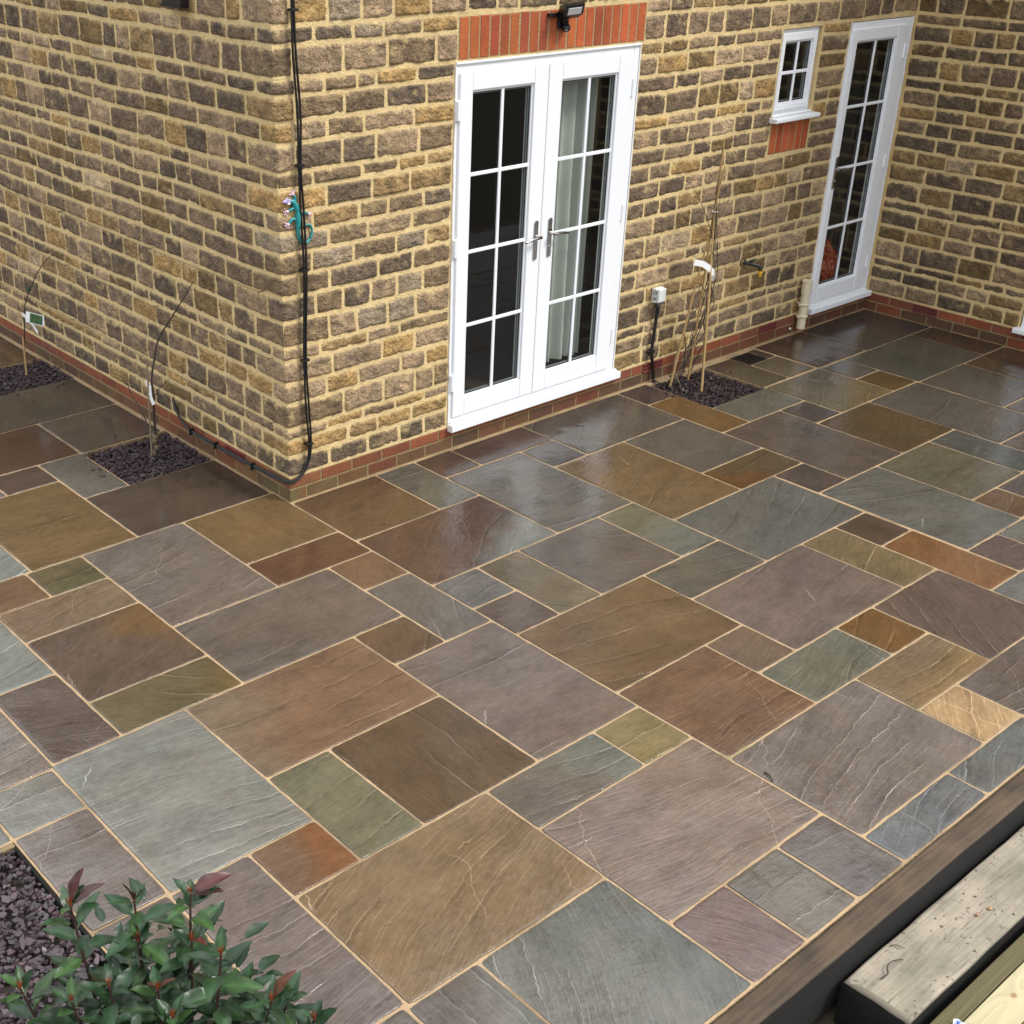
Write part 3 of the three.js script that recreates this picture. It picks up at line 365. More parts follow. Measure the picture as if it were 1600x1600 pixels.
function airBrick(w, h) {
  const cell = 9, l = [slabBox(-w / 2, w / 2, -h / 2, -h / 2 + 0.009, -0.045, 0, 0.002), slabBox(-w / 2, w / 2, h / 2 - 0.009, h / 2, -0.045, 0, 0.002), box(-w / 2 + 0.002, w / 2 - 0.002, -0.0035, 0.0035, -0.03, -0.004)];
  for (let i = 0; i <= cell; i++) { const x = mix(-w / 2 + 0.004, w / 2 - 0.004, i / cell); l.push(box(x - 0.004, x + 0.004, -h / 2 + 0.009, h / 2 - 0.009, -0.03, -0.002)); } return l;
}
const airMat = std([0.17, 0.035, 0.028], 0.75);
function plinth(wall, len, place, turn, seed) {
  const r = rng(seed);
  for (const [row, y0, y1] of [[0, 0.004, 0.071], [1, 0.081, 0.142]]) {
    let u = row ? 0.0 : 0.0, first = true;
    while (u < len - 0.02) {
      const w = Math.min(first && !row ? 0.108 : 0.215, len - u), c = u + w / 2, mid = (y0 + y1) / 2, air = row && airBrickAt[wall].find(([a, b]) => c > Math.min(Math.abs(a), Math.abs(b)) - 0.1 && c < Math.max(Math.abs(a), Math.abs(b)) + 0.1);
      let u1 = u + w; if (air) { const A = Math.min(Math.abs(air[0]), Math.abs(air[1])), B = Math.max(Math.abs(air[0]), Math.abs(air[1])); if (u < A - 0.03) u1 = A - 0.01; else { u1 = B; } if (u >= A - 0.03) { const m = part('air_brick', airBrick(u1 - u, y1 - y0 + 0.004), airMat, walls[wall], place((u + u1) / 2, mid, 0.0125)); m.rotation.y = turn; const bk = part('air_brick_back', box(-(u1 - u) / 2 + 0.004, (u1 - u) / 2 - 0.004, -0.028, 0.028, -0.0115, -0.0105), gasket, walls[wall], place((u + u1) / 2, mid, 0.0125)); bk.rotation.y = turn; u = u1 + 0.01; first = false; continue; } }
      if (u1 - u > 0.02) {
        const nearCorner = Math.exp(-u * 2.2) * (wall === 'right' ? 0 : 1), moss = (row ? 0.45 : 0.85) * nearCorner + (wall === 'left' ? (row ? 0.06 : 0.4) : row ? 0.02 : 0.28) * r();
        const rgb = row ? RED[Math.floor(r() * 4)] : r() < 0.45 ? RED[Math.floor(r() * 4)].map((v) => v * 0.75) : BROWN[Math.floor(r() * 3)];
        const m = part('brick', brickGeo(u1 - u, y1 - y0, rgb, r, 0.05, moss), brickMat, walls[wall], place((u + u1) / 2, mid, 0.003 + 0.002 * r())); m.rotation.y = turn;
      }
      u = u1 + 0.01; first = false;
    }
  }
}
const plinthMortar = mortarMat.clone(); plinthMortar.color.setRGB(0.30, 0.225, 0.11);
part('plinth_mortar', box(X0 - 0.0012, XR - 0.003, -0.2, 0.145, Z0 - 0.05, Z0 + 0.0012), plinthMortar, walls.main); part('plinth_mortar', box(X0 - 0.0011, X0 + 0.05, -0.2, 0.145, -6.9, Z0 - 0.0505), plinthMortar, walls.left); part('plinth_mortar', box(XR - 0.0012, XR + 0.05, -0.2, 0.145, Z0 + 0.0013, 3.19), plinthMortar, walls.right);
const lintelMortar = mortarMat.clone(); lintelMortar.color.setRGB(0.46, 0.33, 0.18);
part('lintel_mortar', box(U_(1.22), U_(2.759), V_(2.283), V_(2.503), Z0 - 0.04, Z0 + 0.001), lintelMortar, walls.main); part('lintel_mortar', box(U_(4.21), U_(4.674), V_(1.43), V_(1.6425), Z0 - 0.04, Z0 + 0.001), lintelMortar, walls.main);
plinth('main', XR - X0 - 0.005, (u, v, w) => [X0 + u, v, Z0 + w], 0, 1); plinth('left', 5, (u, v, w) => [X0 - w, v, Z0 - u], -Math.PI / 2, 2); plinth('right', 3.1, (u, v, w) => [XR - w, v, Z0 + u], -Math.PI / 2, 3);
{
  const r = rng(8); const soldier = (x0, x1, y0, y1, n, pal) => { for (let i = 0; i < n; i++) { const a = mix(x0, x1, i / n) + 0.0062, b = mix(x0, x1, (i + 1) / n) - 0.0062; part('soldier_brick', brickGeo(b - a, y1 - y0 - 0.006 * r(), pal[Math.floor(r() * pal.length)].map((v) => v * (0.92 + 0.2 * r())), r), brickMat, walls.main, [(a + b) / 2 + 0.003 * (r() - 0.5), (y0 + y1) / 2 + 0.003 * (r() - 0.5), Z0 + 0.003 + 0.002 * r()]).rotation.z = 0.012 * (r() - 0.5); } };
  const P = [[0.38, 0.085, 0.022], [0.33, 0.07, 0.02], [0.41, 0.098, 0.027], [0.29, 0.06, 0.019]];
  soldier(U_(1.222), U_(2.757), V_(2.287), V_(2.502), 20, P); soldier(U_(4.212), U_(4.672), V_(1.432), V_(1.642), 6, P);
}

// ------------------------------------------------------------------ doors and window (parts of the house)
function ring(x0, x1, y0, y1, wl, wr, wb, wt, z0, z1, b = 0.004) {  // four members butted: stiles full height, rails between
  return [slabBox(x0, x0 + wl, y0, y1, z0, z1, b), slabBox(x1 - wr, x1, y0, y1, z0, z1, b), slabBox(x0 + wl + 0.0006, x1 - wr - 0.0006, y0, y0 + wb, z0, z1 - 0.0006, b), slabBox(x0 + wl + 0.0006, x1 - wr - 0.0006, y1 - wt, y1, z0, z1 - 0.0006, b)];
}
// a glazed leaf: sash, bead, gasket, panes and glazing bars, all given in wall coordinates with z from the wall face
function leaf(parent, x0, x1, y0, y1, gx0, gx1, gy0, gy1, cols, rows, zf, zb) {
  part('sash', ring(x0, x1, y0, y1, gx0 - x0 - 0.012, x1 - gx1 - 0.012, gy0 - y0 - 0.012, y1 - gy1 - 0.012, zb, zf, 0.006), white, parent);
  part('glazing_bead', ring(gx0 - 0.0125, gx1 + 0.0125, gy0 - 0.0125, gy1 + 0.0125, 0.0125, 0.0125, 0.0125, 0.0125, zb + 0.004, zf - 0.012, 0.005), white, parent);
  const zg = zf - 0.024;
  part('gasket', ring(gx0 - 0.001, gx1 + 0.001, gy0 - 0.001, gy1 + 0.001, 0.005, 0.005, 0.005, 0.005, zg - 0.02, zg + 0.003, 0.001), gasket, parent);
  part('spacer_bar', ring(gx0 + 0.0045, gx1 - 0.0045, gy0 + 0.0045, gy1 - 0.0045, 0.006, 0.006, 0.006, 0.006, zg - 0.018, zg - 0.004, 0.001), std([0.16, 0.17, 0.18], 0.5), parent);
  const xs = [], ys = []; for (let i = 0; i <= cols; i++) xs.push(mix(gx0, gx1, i / cols)); for (let j = 0; j <= rows; j++) ys.push(mix(gy0, gy1, j / rows));
  for (let i = 0; i < cols; i++) for (let j = 0; j < rows; j++) { const m = part('pane', new THREE.PlaneGeometry(xs[i + 1] - xs[i] - 0.0008, ys[j + 1] - ys[j] - 0.0008), glass, parent, [(xs[i] + xs[i + 1]) / 2, (ys[j] + ys[j + 1]) / 2, zg]); m.rotation.y = 0.0012 * ((i * 7 + j * 3) % 5 - 2); }
  for (let i = 1; i < cols; i++) part('glazing_bar', slabBox(xs[i] - 0.011, xs[i] + 0.011, gy0 - 0.002, gy1 + 0.002, zg + 0.0015, zg + 0.013, 0.004), white, parent);
  for (let j = 1; j < rows; j++) part('glazing_bar', [slabBox(gx0 - 0.002, gx0 + (gx1 - gx0) / cols * 1 - 0.0105, ys[j] - 0.011, ys[j] + 0.011, zg + 0.0015, zg + 0.0125, 0.004), slabBox(gx0 + (gx1 - gx0) / cols + 0.0105, gx1 + 0.002, ys[j] - 0.011, ys[j] + 0.011, zg + 0.0015, zg + 0.0125, 0.004)], white, parent);
}
function handle(parent, x, yTop, yBot, yLev, dirX, z) {
  const s = new THREE.Shape(), w = 0.014, h = (yTop - yBot) / 2; s.absarc(0, h - w, w, 0, Math.PI, false); s.absarc(0, -h + w, w, Math.PI, 2 * Math.PI, false); s.closePath();
  const plate = new THREE.ExtrudeGeometry(s, { depth: 0.006, bevelEnabled: true, bevelThickness: 0.002, bevelSize: 0.002, bevelSegments: 2, curveSegments: 10 }); plate.translate(x, (yTop + yBot) / 2, z);
  const p = part('handle_plate', plate, chrome, parent);
  part('handle_lever', [tube([[x, yLev, z + 0.004], [x, yLev, z + 0.045]], 0.010, 0.009, 12), tube([[x - dirX * 0.008, yLev, z + 0.046], [x + dirX * 0.03, yLev + 0.001, z + 0.05], [x + dirX * 0.08, yLev - 0.003, z + 0.05], [x + dirX * 0.125, yLev - 0.012, z + 0.046]], 0.010, 0.0075, 10)], chrome, p);
  part('lock_cylinder', tube([[x, yBot + 0.06, z + 0.005], [x, yBot + 0.06, z + 0.012]], 0.0085, 0.0085, 12), chrome, p);
}
const hingeAt = (parent, x, y, z) => part('hinge', [slabBox(x - 0.016, x + 0.016, y - 0.055, y + 0.055, z, z + 0.012, 0.004), tube([[x - 0.004, y - 0.05, z + 0.014], [x - 0.004, y + 0.05, z + 0.014]], 0.009, 0.009, 10)], white, parent);
{
  const d = grp('double_door', house); d.userData.label = 'white double door with sixteen panes below the red soldier course';
  const x0 = U_(1.206), x1 = U_(2.725), zf = Z0 + 0.002;
  part('frame', ring(x0, x1, V_(0.150), V_(2.262), 0.05, 0.05, 0.04, 0.048, Z0 - 0.07, zf, 0.004), white, d);
  part('head_drip', slabBox(x0 - 0.004, x1 + 0.004, V_(2.262), V_(2.274), Z0 - 0.07, Z0 + 0.014, 0.003), white, d);
  part('sill', [slabBox(U_(1.2), U_(2.765), V_(0.106), V_(0.150), Z0 - 0.1, Z0 + 0.05, 0.006), slabBox(U_(1.212), U_(2.752), V_(0.150), V_(0.166), Z0 - 0.05, Z0 + 0.02, 0.004)], white, d);
  leaf(d, U_(1.228), U_(1.922), V_(0.192), V_(2.216), U_(1.335), U_(1.797), V_(0.316), V_(2.106), 2, 4, Z0 + 0.018, Z0 - 0.05);
  leaf(d, U_(1.927), U_(2.662), V_(0.192), V_(2.216), U_(2.052), U_(2.522), V_(0.316), V_(2.106), 2, 4, Z0 + 0.018, Z0 - 0.05);
  part('meeting_strip', slabBox(U_(1.9222), U_(1.9268), V_(0.194), V_(2.214), Z0 - 0.049, Z0 + 0.012, 0.001), std([0.35, 0.36, 0.38], 0.6), d);
  handle(d, U_(1.878), V_(1.318), V_(1.078), V_(1.222), -1, Z0 + 0.018); handle(d, U_(2.0), V_(1.318), V_(1.078), V_(1.226), 1, Z0 + 0.018);
  for (const y of [2.02, 1.25, 0.42]) { hingeAt(d, U_(1.218), V_(y), Z0 + 0.004); hingeAt(d, U_(2.672), V_(y), Z0 + 0.004); }
  const b = grp('back_door', house); b.userData.label = 'white single back door with eight panes in the inner corner';
  part('frame', ring(U_(5.03), U_(5.845), V_(0.150), V_(2.256), 0.03, 0.072, 0.04, 0.05, Z0 - 0.07, zf, 0.004), white, b);
  part('sill', [slabBox(U_(5.022), U_(5.878), V_(0.106), V_(0.150), Z0 - 0.1, Z0 + 0.055, 0.006), slabBox(U_(5.035), U_(5.84), V_(0.150), V_(0.168), Z0 - 0.05, Z0 + 0.02, 0.004)], white, b);
  leaf(b, U_(5.05), U_(5.762), V_(0.196), V_(2.212), U_(5.128), U_(5.632), V_(0.32), V_(2.116), 2, 4, Z0 + 0.018, Z0 - 0.05);
  handle(b, U_(5.088), V_(1.318), V_(1.082), V_(1.228), 1, Z0 + 0.018); for (const y of [2.02, 1.21, 0.41]) hingeAt(b, U_(5.772), V_(y), Z0 + 0.004);
  const w = grp('window', house); w.userData.label = 'small white four-pane window beside the back door';
  const wz = Z0 - 0.026;
  part('frame', ring(U_(4.21), U_(4.668), V_(1.70), V_(2.256), 0.03, 0.03, 0.03, 0.03, wz - 0.06, wz, 0.004), white, w);
  leaf(w, U_(4.232), U_(4.646), V_(1.722), V_(2.234), U_(4.285), U_(4.594), V_(1.775), V_(2.166), 2, 2, wz + 0.016, wz - 0.045);
  part('window_sill', [slabBox(U_(4.172), U_(4.695), V_(1.655), V_(1.683), Z0 - 0.08, Z0 + 0.072, 0.006), slabBox(U_(4.21), U_(4.668), V_(1.685), V_(1.70), Z0 - 0.08, wz + 0.03, 0.003)], white, w);
  const s = grp('side_door', house, [XR, 0, 0]); s.rotation.y = -Math.PI / 2; s.userData.label = 'white door frame on the wing wall cut by the right edge';
  part('frame', ring(1.345, 2.19, V_(0.150), V_(2.256), 0.06, 0.06, 0.04, 0.05, -0.07, 0.002, 0.004), white, s);
  part('sill', slabBox(1.31, 2.22, V_(0.112), V_(0.150), -0.1, 0.06, 0.006), white, s);
  leaf(s, 1.40, 2.135, V_(0.192), V_(2.216), 1.52, 2.02, V_(0.32), V_(2.11), 2, 4, 0.018, -0.05);
}
{
  const bead = (parent, x, y0, y1, side, seed) => { const s = new THREE.Shape(), n = 110; s.moveTo(x, y0); for (let i = 0; i <= n; i++) { const y = mix(y0, y1, i / n); s.lineTo(x + side * (0.005 + 0.006 * Math.max(0, fbm(y * 9 + seed, seed, 3) + 0.35) + 0.003 * noise(y * 45, seed)), y); } s.lineTo(x, y1); s.closePath(); part('sealant', new THREE.ExtrudeGeometry(s, { depth: 0.012, bevelEnabled: false }).translate(0, 0, Z0 - 0.004), std([0.72, 0.72, 0.72], 0.7), parent); };
  const by = (n) => house.children.find((c) => c.name === n); bead(by('double_door'), U_(1.206), V_(0.155), V_(2.26), -1, 3); bead(by('double_door'), U_(2.725), V_(0.155), V_(2.26), 1, 8); bead(by('back_door'), U_(5.03), V_(0.155), V_(2.26), -1, 13); bead(by('back_door'), U_(5.845), V_(0.155), V_(2.26), 1, 19);
}
// ------------------------------------------------------------------ behind the glass
{
  const cm = new THREE.MeshPhysicalMaterial({ roughness: 0.95, transmission: 0.3, thickness: 0, side: THREE.DoubleSide }); cm.color.setRGB(0.54, 0.56, 0.51);
  const W = 0.36, n = 90, H = 1.95, P = [], I = []; for (let j = 0; j <= 12; j++) for (let i = 0; i <= n; i++) { const t = i / n, y = mix(0.0, H, j / 12), f = 0.7 + 0.3 * (j / 12); P.push(t * W, y, 0.028 * Math.sin(t * 31 + 1.8 * Math.sin(t * 8)) * (1.1 - 0.3 * f) + 0.01 * Math.sin(t * 17 + j * 0.2)); }
  for (let j = 0; j < 12; j++) for (let i = 0; i < n; i++) { const k = j * (n + 1) + i; I.push(k, k + 1, k + n + 1, k + 1, k + n + 2, k + n + 1); }
  const g = new THREE.BufferGeometry(); g.setAttribute('position', new THREE.Float32BufferAttribute(P, 3)); g.setIndex(I); g.computeVertexNormals();
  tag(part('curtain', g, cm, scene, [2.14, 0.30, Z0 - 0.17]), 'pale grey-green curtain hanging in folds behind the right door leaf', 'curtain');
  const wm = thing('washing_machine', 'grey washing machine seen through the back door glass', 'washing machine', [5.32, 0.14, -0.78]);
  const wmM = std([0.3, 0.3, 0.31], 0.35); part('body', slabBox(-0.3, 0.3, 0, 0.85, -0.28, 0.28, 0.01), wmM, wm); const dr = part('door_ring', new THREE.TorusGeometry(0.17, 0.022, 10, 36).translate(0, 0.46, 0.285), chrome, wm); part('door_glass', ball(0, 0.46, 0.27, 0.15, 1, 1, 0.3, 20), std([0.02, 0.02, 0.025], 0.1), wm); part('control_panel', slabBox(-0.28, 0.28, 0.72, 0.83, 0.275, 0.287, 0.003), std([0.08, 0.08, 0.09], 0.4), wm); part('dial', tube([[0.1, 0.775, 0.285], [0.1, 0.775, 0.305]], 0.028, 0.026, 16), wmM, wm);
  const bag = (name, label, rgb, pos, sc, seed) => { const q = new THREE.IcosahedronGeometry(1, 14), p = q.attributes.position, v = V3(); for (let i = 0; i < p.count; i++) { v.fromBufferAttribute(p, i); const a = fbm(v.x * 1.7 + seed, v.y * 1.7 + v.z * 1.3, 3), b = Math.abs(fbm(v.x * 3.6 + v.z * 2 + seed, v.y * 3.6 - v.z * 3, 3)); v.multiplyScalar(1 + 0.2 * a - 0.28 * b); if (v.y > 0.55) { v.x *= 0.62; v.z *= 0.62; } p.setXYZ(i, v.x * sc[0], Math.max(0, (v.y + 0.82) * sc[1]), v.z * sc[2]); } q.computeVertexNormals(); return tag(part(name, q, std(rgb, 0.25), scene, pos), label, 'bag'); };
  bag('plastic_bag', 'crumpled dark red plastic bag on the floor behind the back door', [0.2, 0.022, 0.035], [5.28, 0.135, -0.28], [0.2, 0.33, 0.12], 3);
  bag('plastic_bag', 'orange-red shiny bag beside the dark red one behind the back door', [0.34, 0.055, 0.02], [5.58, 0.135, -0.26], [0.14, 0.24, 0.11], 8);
}

// ------------------------------------------------------------------ things on the walls
{
  // double black cable down the corner and round along the plinth
  const c = thing('cable', 'pair of thin black cables clipped down the corner and along the plinth', 'cable');
  const mainP = [[0.097, 4.6], [0.097, 2.62], [0.105, 2.409], [0.111, 2.108], [0.111, 1.841], [0.120, 1.628], [0.118, 1.326], [0.107, 0.829], [0.110, 0.527], [0.113, 0.333]];
  for (const k of [0, 1]) {
    const a = mainP.map(([x, y], i) => [x - 0.02 + k * 0.014 + 0.006 * Math.sin(i * 2.3 + k * 0.7), y + 0.008, Z0 + 0.032 + k * 0.003]);
    const sag = [[0.088 + k * 0.012, 0.24, Z0 + 0.028], [0.05 + k * 0.01, 0.17 - k * 0.006, Z0 + 0.024], [0.0, 0.140 - k * 0.012, Z0 + 0.022], [X0 - 0.012, 0.134 - k * 0.011, Z0 + 0.008], [X0 - 0.022, 0.131 - k * 0.012, -0.07], [X0 - 0.02, 0.116 - k * 0.012, -0.32], [X0 - 0.02, 0.112 - k * 0.012, -0.7], [X0 - 0.02, 0.117 - k * 0.01, -1.03], [X0 - 0.02, 0.146, -1.11 - k * 0.01], [X0 - 0.018, 0.21, -1.178 - k * 0.012], [X0 - 0.012, 0.252, -1.21 - k * 0.01], [X0 + 0.006, 0.262, -1.235]];
    part('strand', tube([...a, ...sag], 0.0062, 0.0062, 8, 160), black, c);
  }
  for (const [x, y] of [[0.098, 2.6], [0.107, 1.87], [0.112, 1.33], [0.1, 0.835], [0.105, 0.34]]) part('cable_clip', [slabBox(x - 0.026, x + 0.016, y - 0.006, y + 0.006, Z0 + 0.008, Z0 + 0.046, 0.002), ball(x + 0.018, y, Z0 + 0.03, 0.006)], black, c);
  for (const z of [-0.32, -0.72, -1.0]) part('cable_clip', slabBox(X0 - 0.034, X0 - 0.004, 0.085, 0.128, z - 0.006, z + 0.006, 0.002), black, c);
  // floodlight
  const f = thing('security_light', 'black floodlight with motion sensor over the double door', 'wall light', [1.985, 2.452, Z0]); f.scale.setScalar(0.86);
  part('wall_plate', [slabBox(-0.05, 0.05, -0.055, 0.05, 0.004, 0.022, 0.004), slabBox(-0.145, -0.01, 0.02, 0.045, 0.006, 0.035, 0.004)], black, f);
  part('bracket', tube([[-0.02, -0.01, 0.01], [-0.02, 0.0, 0.05], [-0.01, 0.03, 0.085]], 0.014, 0.012, 10), black, f);
  const head = grp('lamp_head', f, [-0.005, 0.06, 0.085]); head.rotation.set(-0.22, -0.42, 0); head.scale.setScalar(0.76);
  { const s = new THREE.Shape(); [[-0.06, -0.055], [0.045, -0.042], [0.105, 0.02], [0.11, 0.03], [0.08, 0.05], [-0.03, 0.045], [-0.065, 0.01]].forEach(([x, y], i) => s[i ? 'lineTo' : 'moveTo'](x, y)); s.closePath(); const g = new THREE.ExtrudeGeometry(s, { depth: 0.17, bevelEnabled: true, bevelSize: 0.004, bevelThickness: 0.004, bevelSegments: 2 }); g.translate(0, 0, -0.085); g.rotateY(-Math.PI / 2); part('housing', g, black, head);
    const a = Math.atan2(0.062, 0.06); part('lens', slabBox(-0.062, 0.062, -0.033, 0.033, -0.002, 0.003, 0.001).rotateX(Math.PI / 2 - a).translate(0, -0.0155, 0.0845), std([0.62, 0.63, 0.64], 0.3), head); part('screw', [ball(-0.07, 0.04, 0.06, 0.004), ball(0.07, 0.04, 0.06, 0.004)], chrome, head); }
  part('sensor', [ball(-0.005, -0.05, 0.05, 0.03, 1, 0.9, 1, 18), tube([[0, 0, 0.02], [-0.002, -0.04, 0.05]], 0.02, 0.022, 10)], black, f); part('sensor_window', ball(-0.018, -0.06, 0.068, 0.012, 1.3, 0.6, 0.7, 14), std([0.16, 0.165, 0.17], 0.3), f);
  // gecko ornament
  const z = Z0 + 0.014, teal = std([0.02, 0.25, 0.26], 0.35), pink = std([0.72, 0.5, 0.56], 0.4), lilac = std([0.42, 0.36, 0.6], 0.35), T = (x, y) => [U_(x) - 0.003, V_(y)];
  const gk = thing('gecko_ornament', 'turquoise gecko ornament with a lilac head behind the corner cable', 'wall ornament');
  const P3 = (x, y, h = 0) => [...T(x, y), z + h];
  part('body', tube([P3(0.068, 1.687), P3(0.085, 1.683, 0.004), P3(0.097, 1.66, 0.006), P3(0.107, 1.63, 0.006), P3(0.112, 1.59, 0.005), P3(0.110, 1.55, 0.003)], 0.011, 0.013, 12, 24, (t) => 0.7 + 0.75 * Math.sin(Math.PI * (0.12 + 0.7 * t)) - 0.35 * Math.exp(-(((t - 0.5) / 0.12) ** 2))), teal, gk);
  part('tail', tube([P3(0.110, 1.555, 0.002), P3(0.114, 1.505), P3(0.138, 1.464), P3(0.164, 1.461), P3(0.188, 1.478), P3(0.200, 1.512), P3(0.194, 1.541), P3(0.174, 1.553), P3(0.157, 1.549), P3(0.15, 1.537)], 0.012, 0.004, 10, 40), teal, gk);
  part('tail_band', [tube([P3(0.140, 1.4635), P3(0.150, 1.461)], 0.0092, 0.0092, 10), tube([P3(0.1875, 1.477), P3(0.191, 1.483)], 0.0075, 0.0075, 10)], black, gk);
  const hd = part('head', [ball(0, 0, 0, 0.017, 1.15, 1, 0.8, 16), ball(-0.018, -0.001, 0, 0.011, 1.3, 0.8, 0.8, 14)], lilac, gk, P3(0.050, 1.691, 0.004));
  for (const s of [-1, 1]) { part('eye', ball(0.0, s * 0.013, 0.009, 0.0082, 1, 1, 1, 14), std([0.85, 0.85, 0.85], 0.2), hd); part('pupil', ball(-0.001, s * 0.0165, 0.013, 0.005, 1, 1, 1, 10), black, hd); }
  for (const [hip, knee, foot] of [[[0.094, 1.68], [0.098, 1.70], [0.090, 1.716]], [[0.096, 1.655], [0.078, 1.648], [0.052, 1.639]], [[0.116, 1.592], [0.150, 1.619], [0.176, 1.608]], [[0.106, 1.578], [0.082, 1.596], [0.054, 1.574]]]) {
    part('leg', tube([P3(...hip), P3(...knee, 0.003), P3(...foot)], 0.0088, 0.0065, 9), teal, gk);
    const a = Math.atan2(foot[1] - knee[1], foot[0] - knee[0]), toes = [tube([P3(...foot), P3(foot[0] + 0.010 * Math.cos(a), foot[1] + 0.010 * Math.sin(a))], 0.0075, 0.009, 9)];
    for (const da of [-0.95, -0.35, 0.3, 0.95]) { const e = P3(foot[0] + 0.024 * Math.cos(a + da), foot[1] + 0.024 * Math.sin(a + da), -0.002); toes.push(tube([P3(foot[0] + 0.006 * Math.cos(a), foot[1] + 0.006 * Math.sin(a)), e], 0.0035, 0.0028, 6), ball(...e, 0.0042, 1, 1, 1, 8)); } part('foot', toes, pink, gk);
  }
  // outdoor socket with its cable
  const so = thing('socket_box', 'white weatherproof socket box on the wall beside the double door', 'socket'), sx0 = 3.03, sx1 = 3.112, sy0 = 0.592, sy1 = 0.69, bw = std([0.66, 0.68, 0.66], 0.5);
  part('back_box', slabBox(sx0, sx1, sy0, sy1, Z0 + 0.003, Z0 + 0.045, 0.008), bw, so); part('cover', slabBox(sx0 + 0.004, sx1 - 0.004, sy0 + 0.004, sy1 - 0.002, Z0 + 0.0455, Z0 + 0.07, 0.008), bw, so); part('gland', [tube([[sx0 - 0.008, sy0 + 0.03, Z0 + 0.035], [sx0 + 0.004, sy0 + 0.03, Z0 + 0.035]], 0.010, 0.012, 10), tube([[sx0 - 0.008, sy0 + 0.072, Z0 + 0.035], [sx0 + 0.004, sy0 + 0.072, Z0 + 0.035]], 0.012, 0.014, 10), tube([[sx0 + 0.045, sy0 + 0.004, Z0 + 0.04], [sx0 + 0.045, sy0 - 0.03, Z0 + 0.04]], 0.018, 0.013, 12)], std([0.1, 0.1, 0.1], 0.5), so);
  const sc = thing('socket_cable', 'black conduit dropping from the white socket box to the slate bed', 'cable'); part('conduit', tube([[sx0 + 0.045, sy0, Z0 + 0.04], [sx0 + 0.044, 0.45, Z0 + 0.03], [sx0 + 0.034, 0.30, Z0 + 0.03], [sx0 + 0.03, 0.235, Z0 + 0.03], [sx0 + 0.062, 0.12, Z0 + 0.03], [sx0 + 0.078, 0.03, Z0 + 0.032], [sx0 + 0.07, -0.04, Z0 + 0.04]], 0.013, 0.011, 10, 30), black, sc); part('cable_clip', [slabBox(sx0 + 0.006, sx0 + 0.048, 0.225, 0.25, Z0 + 0.004, Z0 + 0.048, 0.004), ball(sx0 + 0.004, 0.237, Z0 + 0.02, 0.013)], black, sc);
  // garden tap
  const tp = thing('garden_tap', 'small dark garden tap with a yellow hose connector on the wall', 'tap', [4.10, 0.66, Z0]), tg = std([0.012, 0.05, 0.03], 0.35);
  part('body', [tube([[-0.06, 0.035, 0.0], [-0.06, 0.035, 0.012]], 0.03, 0.03, 14), tube([[-0.06, 0.035, 0.01], [-0.045, 0.034, 0.045], [-0.02, 0.026, 0.075], [0.012, 0.012, 0.10], [0.022, -0.02, 0.108]], 0.014, 0.014, 10)], std([0.02, 0.02, 0.02], 0.35), tp); part('handle', [tube([[-0.03, 0.03, 0.06], [-0.03, 0.056, 0.065]], 0.008, 0.008, 8), slabBox(-0.062, 0.006, 0.054, 0.064, 0.055, 0.075, 0.004)], tg, tp); part('hose_connector', [tube([[0.022, -0.018, 0.108], [0.022, -0.04, 0.108]], 0.017, 0.016, 14), tube([[0.022, -0.04, 0.108], [0.022, -0.062, 0.108]], 0.010, 0.009, 12)], std([0.72, 0.40, 0.02], 0.4), tp);
  // cream waste pipe
  const cr = std([0.64, 0.56, 0.40], 0.45), pp = thing('waste_pipe', 'short cream plastic pipe clipped upright beside the back door', 'pipe', [4.835, 0, Z0 + 0.062]);
  part('pipe', tube([[0, 0.05, 0], [0, 0.40, 0]], 0.033, 0.033, 20), cr, pp); part('socket_collar', [tube([[0, 0.33, 0], [0, 0.425, 0]], 0.0385, 0.0385, 20), new THREE.TorusGeometry(0.0385, 0.005, 8, 24).rotateX(Math.PI / 2).translate(0, 0.425, 0), new THREE.CircleGeometry(0.0385, 20).rotateX(-Math.PI / 2).translate(0, 0.4252, 0)], cr, pp); for (const y of [0.245, 0.15]) part('pipe_clip', [new THREE.TorusGeometry(0.037, 0.0075, 8, 26).rotateX(Math.PI / 2).translate(0, y, 0), slabBox(-0.062, -0.036, y - 0.007, y + 0.007, -0.012, 0.006, 0.003), slabBox(-0.012, 0.012, y - 0.007, y + 0.007, -0.06, -0.034, 0.002)], cr, pp);
  part('drip_cap', ball(-0.065, 0.045, -0.05, 0.009), white, pp);
  // box at the very top of the side wall
  const vb = thing('vent_hood', 'dark brown box fixed high on the side wall at the top edge', 'vent', [X0, 2.562, -0.79]); const vm = std([0.012, 0.006, 0.006], 0.7); part('hood', slabBox(-0.06, -0.004, 0.01, 0.2, -0.095, 0.095, 0.006), vm, vb); part('flap', slabBox(-0.068, -0.006, 0.0, 0.009, -0.1, 0.1, 0.002), vm, vb);
  // training wires on vine eyes
  for (const [y, z1, where] of [[1.181, -0.15, 'highest'], [0.82, -0.085, 'middle'], [0.44, -0.09, 'lowest']]) {
    const w = thing('training_wire', where + ' of the three thin wires stretched along the side wall', 'wire', [0, 0, 0], 'training wires on the side wall'), yy = 0.9946 * y + 0.017, xx = X0 - 0.026;
    part('wire', tube([[xx, yy, z1], [xx + 0.002, yy - 0.006, -1.3], [xx, yy, -2.5], [xx + 0.002, yy - 0.004, -4.6]], 0.0016, 0.0016, 5, 24), std([0.05, 0.045, 0.04], 0.4, { metalness: 0.5 }), w);
